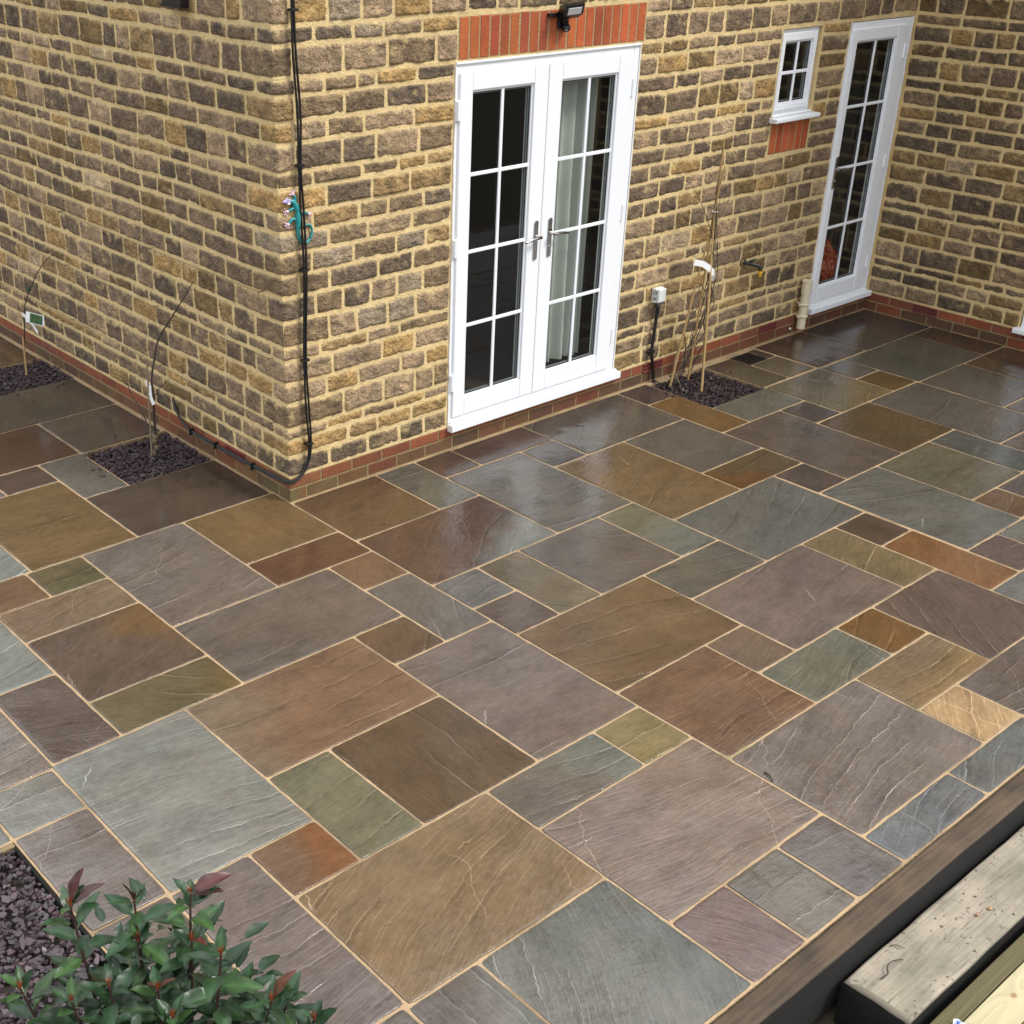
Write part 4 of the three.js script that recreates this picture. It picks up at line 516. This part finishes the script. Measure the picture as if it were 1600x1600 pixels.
    for (const z of [z1, -1.31, -2.5, -3.7]) part('vine_eye', [tube([[X0 + 0.01, yy, z], [xx, yy, z]], 0.002, 0.002, 6), new THREE.TorusGeometry(0.004, 0.0018, 6, 12).translate(xx - 0.003, yy, z)], std([0.03, 0.028, 0.025], 0.5), w);
  }
}
// drain grate
{
  const g = thing('drain_grate', 'square black drain grate in the paving beside the slate bed', 'drain'), [a, b, c, d] = DRAIN, m = std([0.012, 0.012, 0.012], 0.4);
  part('frame', [slabBox(a + 0.004, a + 0.018, -0.03, -0.001, c + 0.004, d - 0.004, 0.002), slabBox(b - 0.018, b - 0.004, -0.03, -0.001, c + 0.004, d - 0.004, 0.002), slabBox(a + 0.0185, b - 0.0185, -0.03, -0.0014, c + 0.004, c + 0.018, 0.002), slabBox(a + 0.0185, b - 0.0185, -0.03, -0.0014, d - 0.018, d - 0.004, 0.002)], m, g);
  for (let i = 0; i < 9; i++) { const x = mix(a + 0.03, b - 0.03, i / 8); part('grate_bar', slabBox(x - 0.005, x + 0.005, -0.026, -0.002, c + 0.0185, d - 0.0185, 0.002), m, g); }
  for (let i = 1; i < 4; i++) { const z = mix(c, d, i / 4); part('grate_bar', slabBox(a + 0.0187, b - 0.0187, -0.024, -0.0045, z - 0.005, z + 0.005, 0.002), m, g); }
  part('pit', box(a + 0.001, b - 0.001, -0.12, -0.05, c + 0.001, d - 0.001), m, g);
}

// ------------------------------------------------------------------ slate beds
const soilMat = std([0.03, 0.024, 0.018], 0.95);
BEDS.forEach(([a, b, c, d], n) => {
  const s = part('bed_soil', box(a + 0.002, b - 0.002, -0.29, -0.05, c + 0.002, d - 0.008), soilMat, scene); s.userData.kind = 'structure';
  const r = rng(500 + n), area = (b - a) * (d - c), big = n === 3, count = Math.min(9000, Math.round(area * (big ? 5600 : 6200))), P = [], C = [], v = V3(), e = new THREE.Euler(), q = new THREE.Quaternion();
  for (let i = 0; i < count; i++) {
    const stray = i > count - 14 && n < 3, sa = r() * 6.28, x = stray ? clamp((a + b) / 2 + Math.cos(sa) * (b - a) * (0.55 + 0.1 * r()), a - 0.2, Math.min(b + 0.15, n < 2 ? -0.06 : 9)) : mix(a + 0.012, b - 0.012, r()), z = stray ? Math.max((c + d) / 2 + Math.sin(sa) * (d - c) * (0.6 + 0.12 * r()), n === 2 ? 0.07 : -9) : mix(c + 0.012, d - 0.012, r()), L = (0.007 + 0.010 * r() * r() + 0.003 * r() + (r() < 0.05 ? 0.010 : 0)) * (big ? 0.85 : 0.85), k = 5 + Math.floor(r() * 2), th = 0.002 + 0.003 * r(), layer = i / count;
    const y = stray ? 0.004 : -0.048 + 0.032 * layer + 0.012 * r() + 0.006 * fbm(x * 6, z * 6, 2); e.set((r() - 0.5) * 0.8, r() * 6.28, (r() - 0.5) * 0.8); q.setFromEuler(e);
    const ring2 = []; for (let j = 0; j < k; j++) { const t = (j + 0.5 * r()) / k * 6.283, rr = L * (0.7 + 0.5 * r()); ring2.push([Math.cos(t) * rr * 1.25, Math.sin(t) * rr * 0.8]); }
    const tone = (0.4 + 0.8 * r() * r() + 0.25 * r()) * (n === 2 ? 0.55 : 0.9), hue = r(), col = [mix(0.066, 0.095, hue) * tone, mix(0.056, 0.054, hue) * tone, mix(0.06, 0.066, hue) * tone];
    const w = (px, py, pz) => { v.set(px, py, pz).applyQuaternion(q); P.push(v.x + x, v.y + y, v.z + z); C.push(...col); };
    for (let j = 0; j < k; j++) { const A = ring2[j], B = ring2[(j + 1) % k]; w(0, th, 0); w(B[0], th, B[1]); w(A[0], th, A[1]); w(A[0], th, A[1]); w(B[0], th, B[1]); w(A[0] * 1.06, -th, A[1] * 1.06); w(B[0], th, B[1]); w(B[0] * 1.06, -th, B[1] * 1.06); w(A[0] * 1.06, -th, A[1] * 1.06); }
  }
  const g = new THREE.BufferGeometry(); g.setAttribute('position', new THREE.Float32BufferAttribute(P, 3)); g.setAttribute('color', new THREE.Float32BufferAttribute(C, 3)); g.computeVertexNormals();
  const m = part('slate_chippings', g, slateMat(), scene); m.userData.kind = 'stuff';
  m.userData.label = ['purple slate chippings in the farthest bed along the side wall', 'purple slate chippings in the bed by the house corner', 'dark slate chippings under the caned climber', 'purple slate chippings round the shrub at lower left'][n]; m.userData.category = 'slate chippings';
});
function slateMat() { return slateMat.m ??= std(null, 0.42, { vertexColors: true }); }
tag(part('bed_edging', wuv(slabBox(-3.3, -2.49, -0.09, -0.004, 1.733, 1.758, 0.003)), mossWood, scene), 'mossy timber strip along the back of the lower left slate bed', 'edging board');
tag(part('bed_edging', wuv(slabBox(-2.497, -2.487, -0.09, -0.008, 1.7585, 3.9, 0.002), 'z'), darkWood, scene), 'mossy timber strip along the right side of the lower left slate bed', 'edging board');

// ------------------------------------------------------------------ timber at the front edge
{
  const rough = (g, amp, s) => { const p = g.attributes.position; for (let i = 0; i < p.count; i++) { const x = p.getX(i), y = p.getY(i), z = p.getZ(i); p.setY(i, y + amp * fbm(x * 2.5 + s, z * 8 + y * 5, 3)); p.setZ(i, z + amp * fbm(x * 3 + s * 2, y * 9, 3)); } g.computeVertexNormals(); return g; };
  const beam = (x0, x1, y0, y1, z0, z1, R, n, amp, s) => {            // long beam with rounded arrises, cut into lengths so that it can be uneven
    const prof = []; for (const [cy, cz, a0] of [[y1 - R, z1 - R, 0], [y1 - R, z0 + R, 1], [y0 + R, z0 + R, 2], [y0 + R, z1 - R, 3]]) for (let k = 0; k <= 4; k++) { const t = (a0 + k / 4) * Math.PI / 2; prof.push([cy + R * Math.sin(t) * 1, cz + R * Math.cos(t)]); }
    // subdivide the faces
    const pr = []; for (let i = 0; i < prof.length; i++) { const A = prof[i], B = prof[(i + 1) % prof.length], L = Math.hypot(A[0] - B[0], A[1] - B[1]), m = Math.max(1, Math.round(L / 0.03)); for (let k = 0; k < m; k++) pr.push([mix(A[0], B[0], k / m), mix(A[1], B[1], k / m)]); }
    const P = [], I = [], K = pr.length; for (let i = 0; i <= n; i++) for (const [y, z] of pr) { const x = mix(x0, x1, i / n) + (i === 0 || i === n ? 0.004 * noise(y * 40 + s, z * 40) : 0); P.push(x, y, z); }
    for (let i = 0; i < n; i++) for (let k = 0; k < K; k++) { const a = i * K + k, b = i * K + (k + 1) % K, c = a + K, d = b + K; I.push(a, c, b, b, c, d); }
    for (const [i, fl] of [[0, 1], [n, 0]]) { const c = P.length / 3; P.push(i ? x1 : x0, (y0 + y1) / 2, (z0 + z1) / 2); for (let k = 0; k < K; k++) { const a = i * K + k, b = i * K + (k + 1) % K; fl ? I.push(c, a, b) : I.push(c, b, a); } }
    const g = new THREE.BufferGeometry(); g.setAttribute('position', new THREE.Float32BufferAttribute(P, 3)); g.setIndex(I); g.userData.isTop = (t) => { const quad = Math.floor(t / 2); if (quad >= n * K) return false; const k = quad % K; return (pr[k][0] + pr[(k + 1) % K][0]) / 2 > y1 - R * 0.6; }; return wuv(rough(g, amp, s));
  };
  const split = (name, label, g, top, side) => {                         // a beam with one wood on its upper face and near-black wood elsewhere
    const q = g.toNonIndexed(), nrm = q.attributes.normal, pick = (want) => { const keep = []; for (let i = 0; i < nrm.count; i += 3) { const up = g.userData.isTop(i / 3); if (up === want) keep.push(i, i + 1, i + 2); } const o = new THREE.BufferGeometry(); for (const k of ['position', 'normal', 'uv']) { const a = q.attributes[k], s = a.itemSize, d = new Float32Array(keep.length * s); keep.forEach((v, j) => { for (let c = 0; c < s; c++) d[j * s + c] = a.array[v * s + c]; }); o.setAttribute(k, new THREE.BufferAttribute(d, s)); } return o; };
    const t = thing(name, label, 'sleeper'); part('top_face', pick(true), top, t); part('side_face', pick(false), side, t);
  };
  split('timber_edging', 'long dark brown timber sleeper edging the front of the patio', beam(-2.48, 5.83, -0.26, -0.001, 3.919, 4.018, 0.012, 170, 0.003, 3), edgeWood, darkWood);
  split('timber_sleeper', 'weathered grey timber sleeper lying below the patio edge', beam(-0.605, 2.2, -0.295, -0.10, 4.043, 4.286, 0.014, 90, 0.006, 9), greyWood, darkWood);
  tag(part('timber_joist', beam(-1.2, 2.0, -0.25, -0.098, 4.326, 4.389, 0.004, 60, 0.0015, 21), oliveWood, scene), 'olive green rough-sawn joist between the grey sleeper and pale boards', 'joist');
  for (let i = 0; i < 4; i++) { const z = 4.393 + i * 0.128; tag(part('deck_board', beam(-1.1, 2.0, -0.125, -0.097, z, z + 0.123, 0.004, 40, 0.0008, 31 + i * 7), paleWood, scene), ['pale new deck board touching the olive joist', 'second pale deck board out from the olive joist', 'third pale deck board out from the olive joist', 'fourth pale deck board, farthest from the olive joist'][i], 'deck board', 'new deck boards at lower right'); }
  // crumpled packet, pebbles, twigs
  { const W = 0.11, n = 14, P = [], C = [], I = []; for (let j = 0; j <= n; j++) for (let i = 0; i <= n; i++) { const a = i / n, b = j / n; P.push((a - 0.5) * W, 0.012 + 0.014 * fbm(a * 3 + 4, b * 3, 3), (b - 0.5) * W * 0.7); const bl = noise(a * 5 + 2, b * 4 + 7) > 0.05; C.push(...(bl ? [0.05, 0.1, 0.42] : [0.7, 0.72, 0.78])); } for (let j = 0; j < n; j++) for (let i = 0; i < n; i++) { const k = j * (n + 1) + i; I.push(k, k + n + 1, k + 1, k + 1, k + n + 1, k + n + 2); } const g = new THREE.BufferGeometry(); g.setAttribute('position', new THREE.Float32BufferAttribute(P, 3)); g.setAttribute('color', new THREE.Float32BufferAttribute(C, 3)); g.setIndex(I); g.computeVertexNormals(); const m = tag(part('packet', g, std(null, 0.35, { vertexColors: true, side: THREE.DoubleSide }), scene, [-0.515, -0.096, 4.432]), 'blue and white crumpled packet on the end of the pale deck board', 'packet'); m.rotation.y = 0.5; }
  const peb = (x, z, r, rgb, label) => { const g = ball(0, 0, 0, r, 1.25, 0.7, 0.95, 14), p = g.attributes.position; for (let i = 0; i < p.count; i++) { const k = 1 + 0.2 * noise(p.getX(i) * 60 + x * 9, p.getZ(i) * 60 + p.getY(i) * 40); p.setXYZ(i, p.getX(i) * k, p.getY(i) * k, p.getZ(i) * k); } g.computeVertexNormals(); tag(part('pebble', g, std(rgb, 0.6), scene, [x, -0.092, z]), label, 'pebble', 'pebbles on the grey sleeper'); };
  peb(0.03, 4.18, 0.0075, [0.27, 0.16, 0.10], 'brown pebble, left one of the two on the grey sleeper'); peb(0.093, 4.193, 0.008, [0.3, 0.2, 0.09], 'tan pebble, right one of the two on the grey sleeper');
  const tw = std([0.035, 0.027, 0.02], 0.8);
  tag(part('twig', tube([[-0.504, -0.094, 4.124], [-0.47, -0.088, 4.128], [-0.45, -0.086, 4.112], [-0.409, -0.088, 4.108], [-0.365, -0.094, 4.124]], 0.0028, 0.0014, 6), tw, scene), 'curled dark twig lying on the near end of the grey sleeper', 'twig');
  tag(part('twig', tube([[-0.345, -0.095, 4.06], [-0.33, -0.09, 4.075], [-0.315, -0.096, 4.10]], 0.0018, 0.001, 6), tw, scene), 'tiny straight twig near the back edge of the grey sleeper', 'twig');
  tag(part('twig', tube([[0.005, 0.004, 3.268], [0.0, 0.008, 3.295], [-0.018, 0.004, 3.325]], 0.0035, 0.002, 6), tw, scene), 'short dark twig lying in a paving joint', 'twig');
}

// ------------------------------------------------------------------ young trees and climber
const bark = std([0.035, 0.024, 0.018], 0.75), barkLight = std([0.16, 0.11, 0.07], 0.8), tagWhite = std([0.78, 0.79, 0.8], 0.45), caneMat = std([0.42, 0.27, 0.11], 0.55), dryStem = std([0.22, 0.17, 0.11], 0.8);
const knots = (s) => (t) => 1 + 0.25 * Math.max(0, noise(t * 26, s)) + 0.1 * noise(t * 60, s + 3);
function ribbon(pts, wv, th = 0.0015) { const l = []; for (let i = 0; i < pts.length - 1; i++) { const A = V3(...pts[i]), B = V3(...pts[i + 1]), D = B.clone().sub(A), L = D.length(), g = new THREE.BoxGeometry(L + 0.001, wv, th), x = D.normalize(), up = Math.abs(x.y) > 0.95 ? V3(0, 0, 1) : V3(0, 1, 0), zz = V3().crossVectors(x, up).normalize(), y = V3().crossVectors(zz, x); g.applyMatrix4(new THREE.Matrix4().makeBasis(x, y, zz)); g.translate((A.x + B.x * 1 + D.x * 0) / 2, (A.y + B.y) / 2, (A.z + B.z) / 2); const mid = V3(...pts[i]).add(V3(...pts[i + 1])).multiplyScalar(0.5); g.computeBoundingBox(); const c = g.boundingBox.getCenter(V3()); g.translate(mid.x - c.x, mid.y - c.y, mid.z - c.z); l.push(g); } return l; }
{
  const s1 = thing('young_tree', 'bare young tree stem arching over the farthest slate bed', 'young tree');
  part('trunk', tube([[-0.25, -0.04, -2.925], [-0.235, 0.14, -2.944], [-0.22, 0.30, -2.925], [-0.17, 0.443, -2.99], [-0.10, 0.54, -3.03], [-0.075, 0.727, -2.87], [-0.07, 0.87, -2.66], [-0.068, 0.91, -2.57]], 0.006, 0.0022, 8, 60, knots(1)), bark, s1);
  part('twig', tube([[-0.21, 0.38, -2.95], [-0.20, 0.40, -3.02], [-0.17, 0.5, -3.08]], 0.0025, 0.0012, 5), bark, s1); part('tree_tie', ball(-0.1, 0.56, -3.03, 0.017, 1, 0.8, 1, 8), std([0.01, 0.06, 0.03], 0.6), s1);
  const s2 = thing('young_tree', 'bare young tree leaning to the wall from the bed by the corner', 'young tree');
  part('trunk', tube([[-0.268, -0.04, -1.051], [-0.26, 0.223, -1.054], [-0.25, 0.397, -1.058], [-0.23, 0.468, -1.096], [-0.2, 0.562, -1.107], [-0.15, 0.695, -1.115], [-0.1, 0.808, -1.062], [-0.075, 1.007, -0.884], [-0.07, 1.099, -0.8]], 0.0095, 0.0024, 8, 70, knots(2)), bark, s2);
  part('twig', tube([[-0.262, 0.07, -1.06], [-0.25, 0.102, -1.142], [-0.2, 0.173, -1.31], [-0.15, 0.227, -1.545], [-0.1, 0.26, -1.70], [-0.07, 0.24, -1.9]], 0.005, 0.0016, 6, 30, knots(5)), bark, s2);
  part('twig', tube([[-0.2, 0.173, -1.31], [-0.19, 0.12, -1.34], [-0.17, 0.06, -1.39]], 0.002, 0.001, 5), bark, s2); part('twig', tube([[-0.25, 0.36, -1.05], [-0.24, 0.40, -1.035], [-0.2, 0.45, -1.015], [-0.15, 0.5, -0.98]], 0.003, 0.0012, 6), bark, s2); part('twig', tube([[-0.1, 0.82, -1.05], [-0.09, 0.83, -1.0], [-0.08, 0.80, -0.95]], 0.0025, 0.0012, 5), bark, s2);
  const r0 = rng(12), base = []; for (let i = 0; i < 7; i++) base.push(ball(-0.268 + (r0() - 0.5) * 0.02, 0.0 + i * 0.022, -1.055 + (r0() - 0.5) * 0.03, 0.014 + 0.007 * r0(), 1, 1.2, 1, 8)); part('rootstock', base, barkLight, s2);
  const c1 = tag(part('bamboo_cane', tube([[-0.262, -0.04, -2.90], [-0.245, 0.26, -2.91]], 0.0085, 0.007, 8), caneMat, scene), 'short cane stake beside the farthest young tree', 'cane'); const c2 = tag(part('bamboo_cane', tube([[-0.295, -0.04, -1.068], [-0.283, 0.6, -1.036]], 0.006, 0.005, 8), dryStem, scene), 'thin cane stake beside the young tree by the corner', 'cane');
  const t1 = thing('plant_label', 'white plant label with a green picture tied to the farthest young tree', 'plant label'); part('strap', ribbon([[-0.235, 0.437, -2.885], [-0.245, 0.435, -2.80], [-0.25, 0.41, -2.70], [-0.255, 0.37, -2.62]], 0.028), tagWhite, t1);
  { const g = new THREE.BoxGeometry(0.15, 0.075, 0.0018), p = part('card', g, tagWhite, t1, [-0.245, 0.46, -2.66]); p.rotation.set(-0.25, -Math.PI / 2 + 0.5, -0.32); const q = new THREE.PlaneGeometry(0.105, 0.066, 12, 8), C = [], pp = q.attributes.position; for (let i = 0; i < pp.count; i++) { const v = 0.5 + noise(pp.getX(i) * 60, pp.getY(i) * 60); C.push(0.02 + 0.03 * v, 0.05 + 0.09 * v, 0.03); } q.setAttribute('color', new THREE.Float32BufferAttribute(C, 3)); part('picture', q, std(null, 0.4, { vertexColors: true }), p, [0.012, 0, 0.0016]); }
  const t2 = thing('plant_label', 'white folded plant label tied low on the young tree by the corner', 'plant label'); part('strap', ribbon([[-0.278, 0.455, -1.085], [-0.282, 0.462, -1.03], [-0.284, 0.435, -1.03], [-0.286, 0.39, -1.022], [-0.284, 0.345, -1.0]], 0.034), tagWhite, t2);
  // wigwam of three canes with a bare climber
  const apex = [3.352, 1.22, 0.24], cane = (b, top, label) => { const c = thing('bamboo_cane', label, 'cane', [0, 0, 0], 'canes of the wigwam'), P = [b, apex, top]; part('shaft', tube([[b[0], b[1] - 0.05, b[2]], [mix(b[0], apex[0], 0.5) + 0.004, 0.6, mix(b[2], apex[2], 0.5)], apex, top], 0.0088, 0.005, 9, 40, (t) => 1 + 0.28 * Math.exp(-((((t * 9.3) % 1) - 0.5) ** 2) / 0.002)), caneMat, c); return c; };
  cane([3.165, 0, 0.167], [3.335, 1.66, 0.262], 'left cane of the wigwam in front of the wall'); cane([3.272, 0, 0.369], [3.395, 1.66, 0.215], 'front cane of the wigwam, standing nearest the patio'); cane([3.395, 0, 0.148], [3.362, 1.5, 0.27], 'rear cane of the wigwam, nearest the wall');
  const r = rng(321), cl = thing('climbing_plant', 'bare twiggy climber tied among three bamboo canes by the wall', 'climbing plant'), stems = [];
  for (let k = 0; k < 9; k++) { const pts = [], a0 = r() * 6.28, H = 0.8 + 0.85 * r(), n = 9; for (let i = 0; i <= n; i++) { const t = i / n, y = -0.03 + t * H, rad = mix(0.12, 0.025, Math.min(1, y / 1.25)) * (0.5 + r()); pts.push([mix(3.33, 3.36, t) + Math.cos(a0 + t * 4) * rad + (r() - 0.5) * 0.02, y, mix(0.2, 0.235, t) + Math.sin(a0 + t * 4) * rad * 0.8]); } stems.push(pts); part('stem', tube(pts, 0.0048 - 0.0002 * k, 0.0016, 6, 40, knots(k)), k % 3 ? bark : dryStem, cl); }
  for (let k = 0; k < 26; k++) { const st = stems[k % stems.length], p = st[Math.floor(r() * st.length)], a = -0.9 + r() * 5, L = 0.10 + 0.26 * r(), up = 0.15 + 0.6 * r(), pts = [p]; for (let i = 1; i <= 4; i++) pts.push([p[0] + Math.cos(a) * L * i / 4 + (r() - 0.5) * 0.03, Math.max(0.02, p[1] + L * up * i / 4 + (r() - 0.5) * 0.04), Math.max(0.06, p[2] + Math.abs(Math.sin(a)) * L * 0.35 * i / 4 * (r() < 0.7 ? 1 : -0.4))]); part('twig', tube(pts, 0.0026, 0.0011, 5), r() < 0.55 ? dryStem : bark, cl); }
  part('twig', tube([[3.36, 0.22, 0.22], [3.47, 0.31, 0.25], [3.55, 0.42, 0.27], [3.60, 0.56, 0.28], [3.645, 0.62, 0.28]], 0.003, 0.0013, 5), dryStem, cl); part('twig', tube([[3.47, 0.31, 0.25], [3.56, 0.36, 0.27], [3.66, 0.42, 0.28]], 0.0022, 0.001, 5), dryStem, cl); part('twig', tube([[3.34, 0.25, 0.22], [3.24, 0.36, 0.26], [3.17, 0.5, 0.27], [3.16, 0.66, 0.26]], 0.0028, 0.0012, 5), dryStem, cl); part('twig', tube([[3.35, 1.05, 0.24], [3.24, 1.2, 0.25], [3.1, 1.4, 0.22], [3.0, 1.46, 0.2]], 0.0022, 0.001, 5), bark, cl); part('twig', tube([[3.37, 1.1, 0.24], [3.48, 1.2, 0.22], [3.58, 1.33, 0.2], [3.57, 1.5, 0.18]], 0.0022, 0.001, 5), bark, cl);
  const t3 = thing('plant_label', 'white plant label strip tied across the wigwam of canes', 'plant label'); part('strap', ribbon([[3.165, 0.893, 0.262], [3.24, 0.873, 0.278], [3.31, 0.832, 0.285], [3.372, 0.783, 0.276]], 0.04), tagWhite, t3); part('strap_end', ribbon([[3.372, 0.79, 0.277], [3.366, 0.735, 0.272]], 0.024), tagWhite, t3); part('tie', new THREE.TorusGeometry(0.017, 0.003, 6, 16).rotateX(Math.PI / 2).translate(3.352, 1.2, 0.24), std([0.7, 0.7, 0.68], 0.6), t3);
}

// ------------------------------------------------------------------ shrub in the foreground
{
  const sh = thing('photinia_shrub', 'evergreen shrub with glossy leaves and dark red tips at lower left', 'shrub', [-2.70, -0.03, 3.2]), r = rng(2024), O = sh.position;
  const leafGeo = (bend, fold, wave) => { const n = 10, P = [], C = [], I = []; for (let i = 0; i <= n; i++) { const t = Math.max(0, (i - 1) / (n - 1)), wd = 0.225 * Math.pow(Math.sin(Math.PI * Math.pow(clamp(t * 0.97 + 0.02), 0.82)), 0.85) * (i < 2 ? 0.12 : 1); const y = bend * t * t; for (let j = -2; j <= 2; j++) { const e = Math.abs(j) / 2; P.push(j / 2 * wd, y + fold * e * wd + wave * Math.sin(t * 14 + j) * e * 0.02, i ? t : -0.16); const c = j === 0 ? 1.45 : 1 - 0.12 * e + 0.1 * noise(t * 5 + bend * 9, j); C.push(c, c, c * 0.9); } } for (let i = 0; i < n; i++) for (let j = 0; j < 4; j++) { const k = i * 5 + j; I.push(k, k + 5, k + 1, k + 1, k + 5, k + 6); } const g = new THREE.BufferGeometry(); g.setAttribute('position', new THREE.Float32BufferAttribute(P, 3)); g.setAttribute('color', new THREE.Float32BufferAttribute(C, 3)); g.setIndex(I); g.computeVertexNormals(); return g; };
  const G = [leafGeo(-0.12, 0.35, 1), leafGeo(-0.28, 0.25, 1.2), leafGeo(0.06, 0.5, 0.8), leafGeo(-0.45, 0.3, 1)];
  const LM = (rgb, rough = 0.42) => { const m = new THREE.MeshPhysicalMaterial({ roughness: rough, transmission: 0.3, thickness: 0, side: THREE.DoubleSide, vertexColors: true }); m.color.setRGB(...rgb); return m; };
  const green = [LM([0.014, 0.05, 0.015]), LM([0.02, 0.066, 0.019]), LM([0.011, 0.038, 0.013]), LM([0.04, 0.098, 0.025]), LM([0.048, 0.095, 0.045], 0.3)], red = [LM([0.07, 0.014, 0.014]), LM([0.10, 0.018, 0.012]), LM([0.055, 0.02, 0.018]), LM([0.11, 0.035, 0.015])], stemMat = std([0.045, 0.02, 0.015], 0.6), budMat = std([0.22, 0.045, 0.015], 0.5);
  const up = V3(0, 1, 0); let leaves = 0;
  const addLeaf = (p, dir, L, mat, roll) => { if (leaves++ >= 300) return; const z = dir.clone().normalize(), x = V3().crossVectors(up, z).normalize(), y = V3().crossVectors(z, x); const m = part('leaf', G[Math.floor(r() * 4)], mat, sh); m.quaternion.setFromRotationMatrix(new THREE.Matrix4().makeBasis(x, y, z)); m.rotateZ(roll); m.scale.set(L * (0.9 + 0.3 * r()), L, L); m.position.copy(p).addScaledVector(z, L * 0.14); };
  const shoots = [[-2.836, 0.92, 3.121, 0], [-2.697, 0.9, 3.186, 0], [-2.577, 0.9, 3.256, 0], [-2.604, 0.85, 3.435, 0], [-2.986, 0.72, 3.099, 0], [-2.725, 0.72, 3.321, 1], [-2.733, 0.7, 3.403, 0], [-2.527, 0.72, 3.53, 0], [-2.9, 0.7, 3.2, 0], [-2.823, 0.75, 3.257, 0], [-2.611, 0.8, 3.305, 0], [-2.707, 0.78, 3.199, 0], [-2.52, 0.66, 3.40, 0], [-2.64, 0.62, 3.52, 0], [-2.86, 0.6, 3.36, 0], [-2.455, 0.66, 3.50, 0], [-2.43, 0.62, 3.57, 0]];
  shoots.forEach(([x, y, z, k], n) => {
    const tip = V3(x, y, z).sub(O), low = V3((r() - 0.5) * 0.06, 0.03, (r() - 0.5) * 0.06), midp = V3(tip.x * 0.7, tip.y * 0.5, tip.z * 0.7), c = new THREE.CatmullRomCurve3([low, midp, tip]);
    part('stem', tube([low.toArray(), midp.toArray(), c.getPoint(0.8).toArray(), tip.toArray()], 0.008, 0.0028, 7, 24), stemMat, sh);
    const N = 17; for (let i = 0; i < N; i++) { const t = 1 - 0.42 * Math.pow(i / N, 1.3), p = c.getPoint(t), a = i * 2.4 + n, el = mix(0.95, -0.15, Math.pow(i / N, 0.7)) + 0.3 * (r() - 0.5), d = V3(Math.cos(a) * Math.cos(el), Math.sin(el), Math.sin(a) * Math.cos(el)); addLeaf(p, d, mix(0.05, 0.09, Math.min(1, i / 5)) * (0.85 + 0.3 * r()), green[Math.floor(r() * 5)], (r() - 0.5) * 0.7); }
    const buds = []; for (let q = 0; q < 5; q++) { const a = q * 1.3, d = 0.008; buds.push(tube([tip.toArray(), [tip.x + Math.cos(a) * d, tip.y + 0.02 + 0.008 * r(), tip.z + Math.sin(a) * d]], 0.0028, 0.0012, 5)); } part('bud', buds, budMat, sh);
  });
  // the crowded leaves lower down, too many to tell apart
  { const list = []; for (let i = 0; i < 330; i++) { const a = r() * 6.28, rad = 0.3 * Math.sqrt(r()), y = 0.25 + 0.5 * r(), g = G[i % 4].clone(), L = 0.05 + 0.035 * r(), el = -0.4 + 1.1 * r(), az = a + 1.5 * (r() - 0.5), z = V3(Math.cos(az) * Math.cos(el), Math.sin(el), Math.sin(az) * Math.cos(el)), x = V3().crossVectors(up, z).normalize(), yv = V3().crossVectors(z, x); g.scale(L, L, L); g.applyMatrix4(new THREE.Matrix4().makeBasis(x, yv, z)); g.translate(Math.cos(a) * rad * 0.9 + 0.0, y, Math.sin(a) * rad + 0.1); list.push(g); } const m = part('foliage', list, green[2], sh); m.userData.kind = 'stuff'; }
  const redAt = (x, y, z, dx, dy, dz, L, m) => addLeaf(V3(x, y, z).sub(O), V3(dx, dy, dz), L, red[m], 0.3 - 0.6 * r());
  leaves = Math.min(leaves, 280);
  redAt(-2.836, 0.92, 3.121, 0.45, 1.0, -0.1, 0.088, 0); redAt(-2.836, 0.915, 3.121, 0.85, 0.75, 0.1, 0.08, 2); redAt(-2.838, 0.88, 3.125, -0.4, 0.9, 0.2, 0.06, 1); redAt(-2.697, 0.895, 3.186, -0.25, 1, 0.05, 0.075, 2); redAt(-2.577, 0.9, 3.256, 0.9, 0.5, 0.25, 0.095, 0); redAt(-2.577, 0.895, 3.256, 0.95, 0.2, 0.6, 0.075, 2); redAt(-2.725, 0.72, 3.321, -0.4, 0.6, 0.2, 0.06, 1); redAt(-2.725, 0.72, 3.321, 0.5, 0.7, 0.2, 0.045, 3); redAt(-2.527, 0.72, 3.53, 0.5, 0.9, 0.1, 0.085, 3); redAt(-2.611, 0.8, 3.305, 0.1, 0.5, 0.5, 0.055, 1); redAt(-2.707, 0.78, 3.199, -0.3, 0.8, 0.3, 0.055, 3);
}

renderer.render(scene, camera);
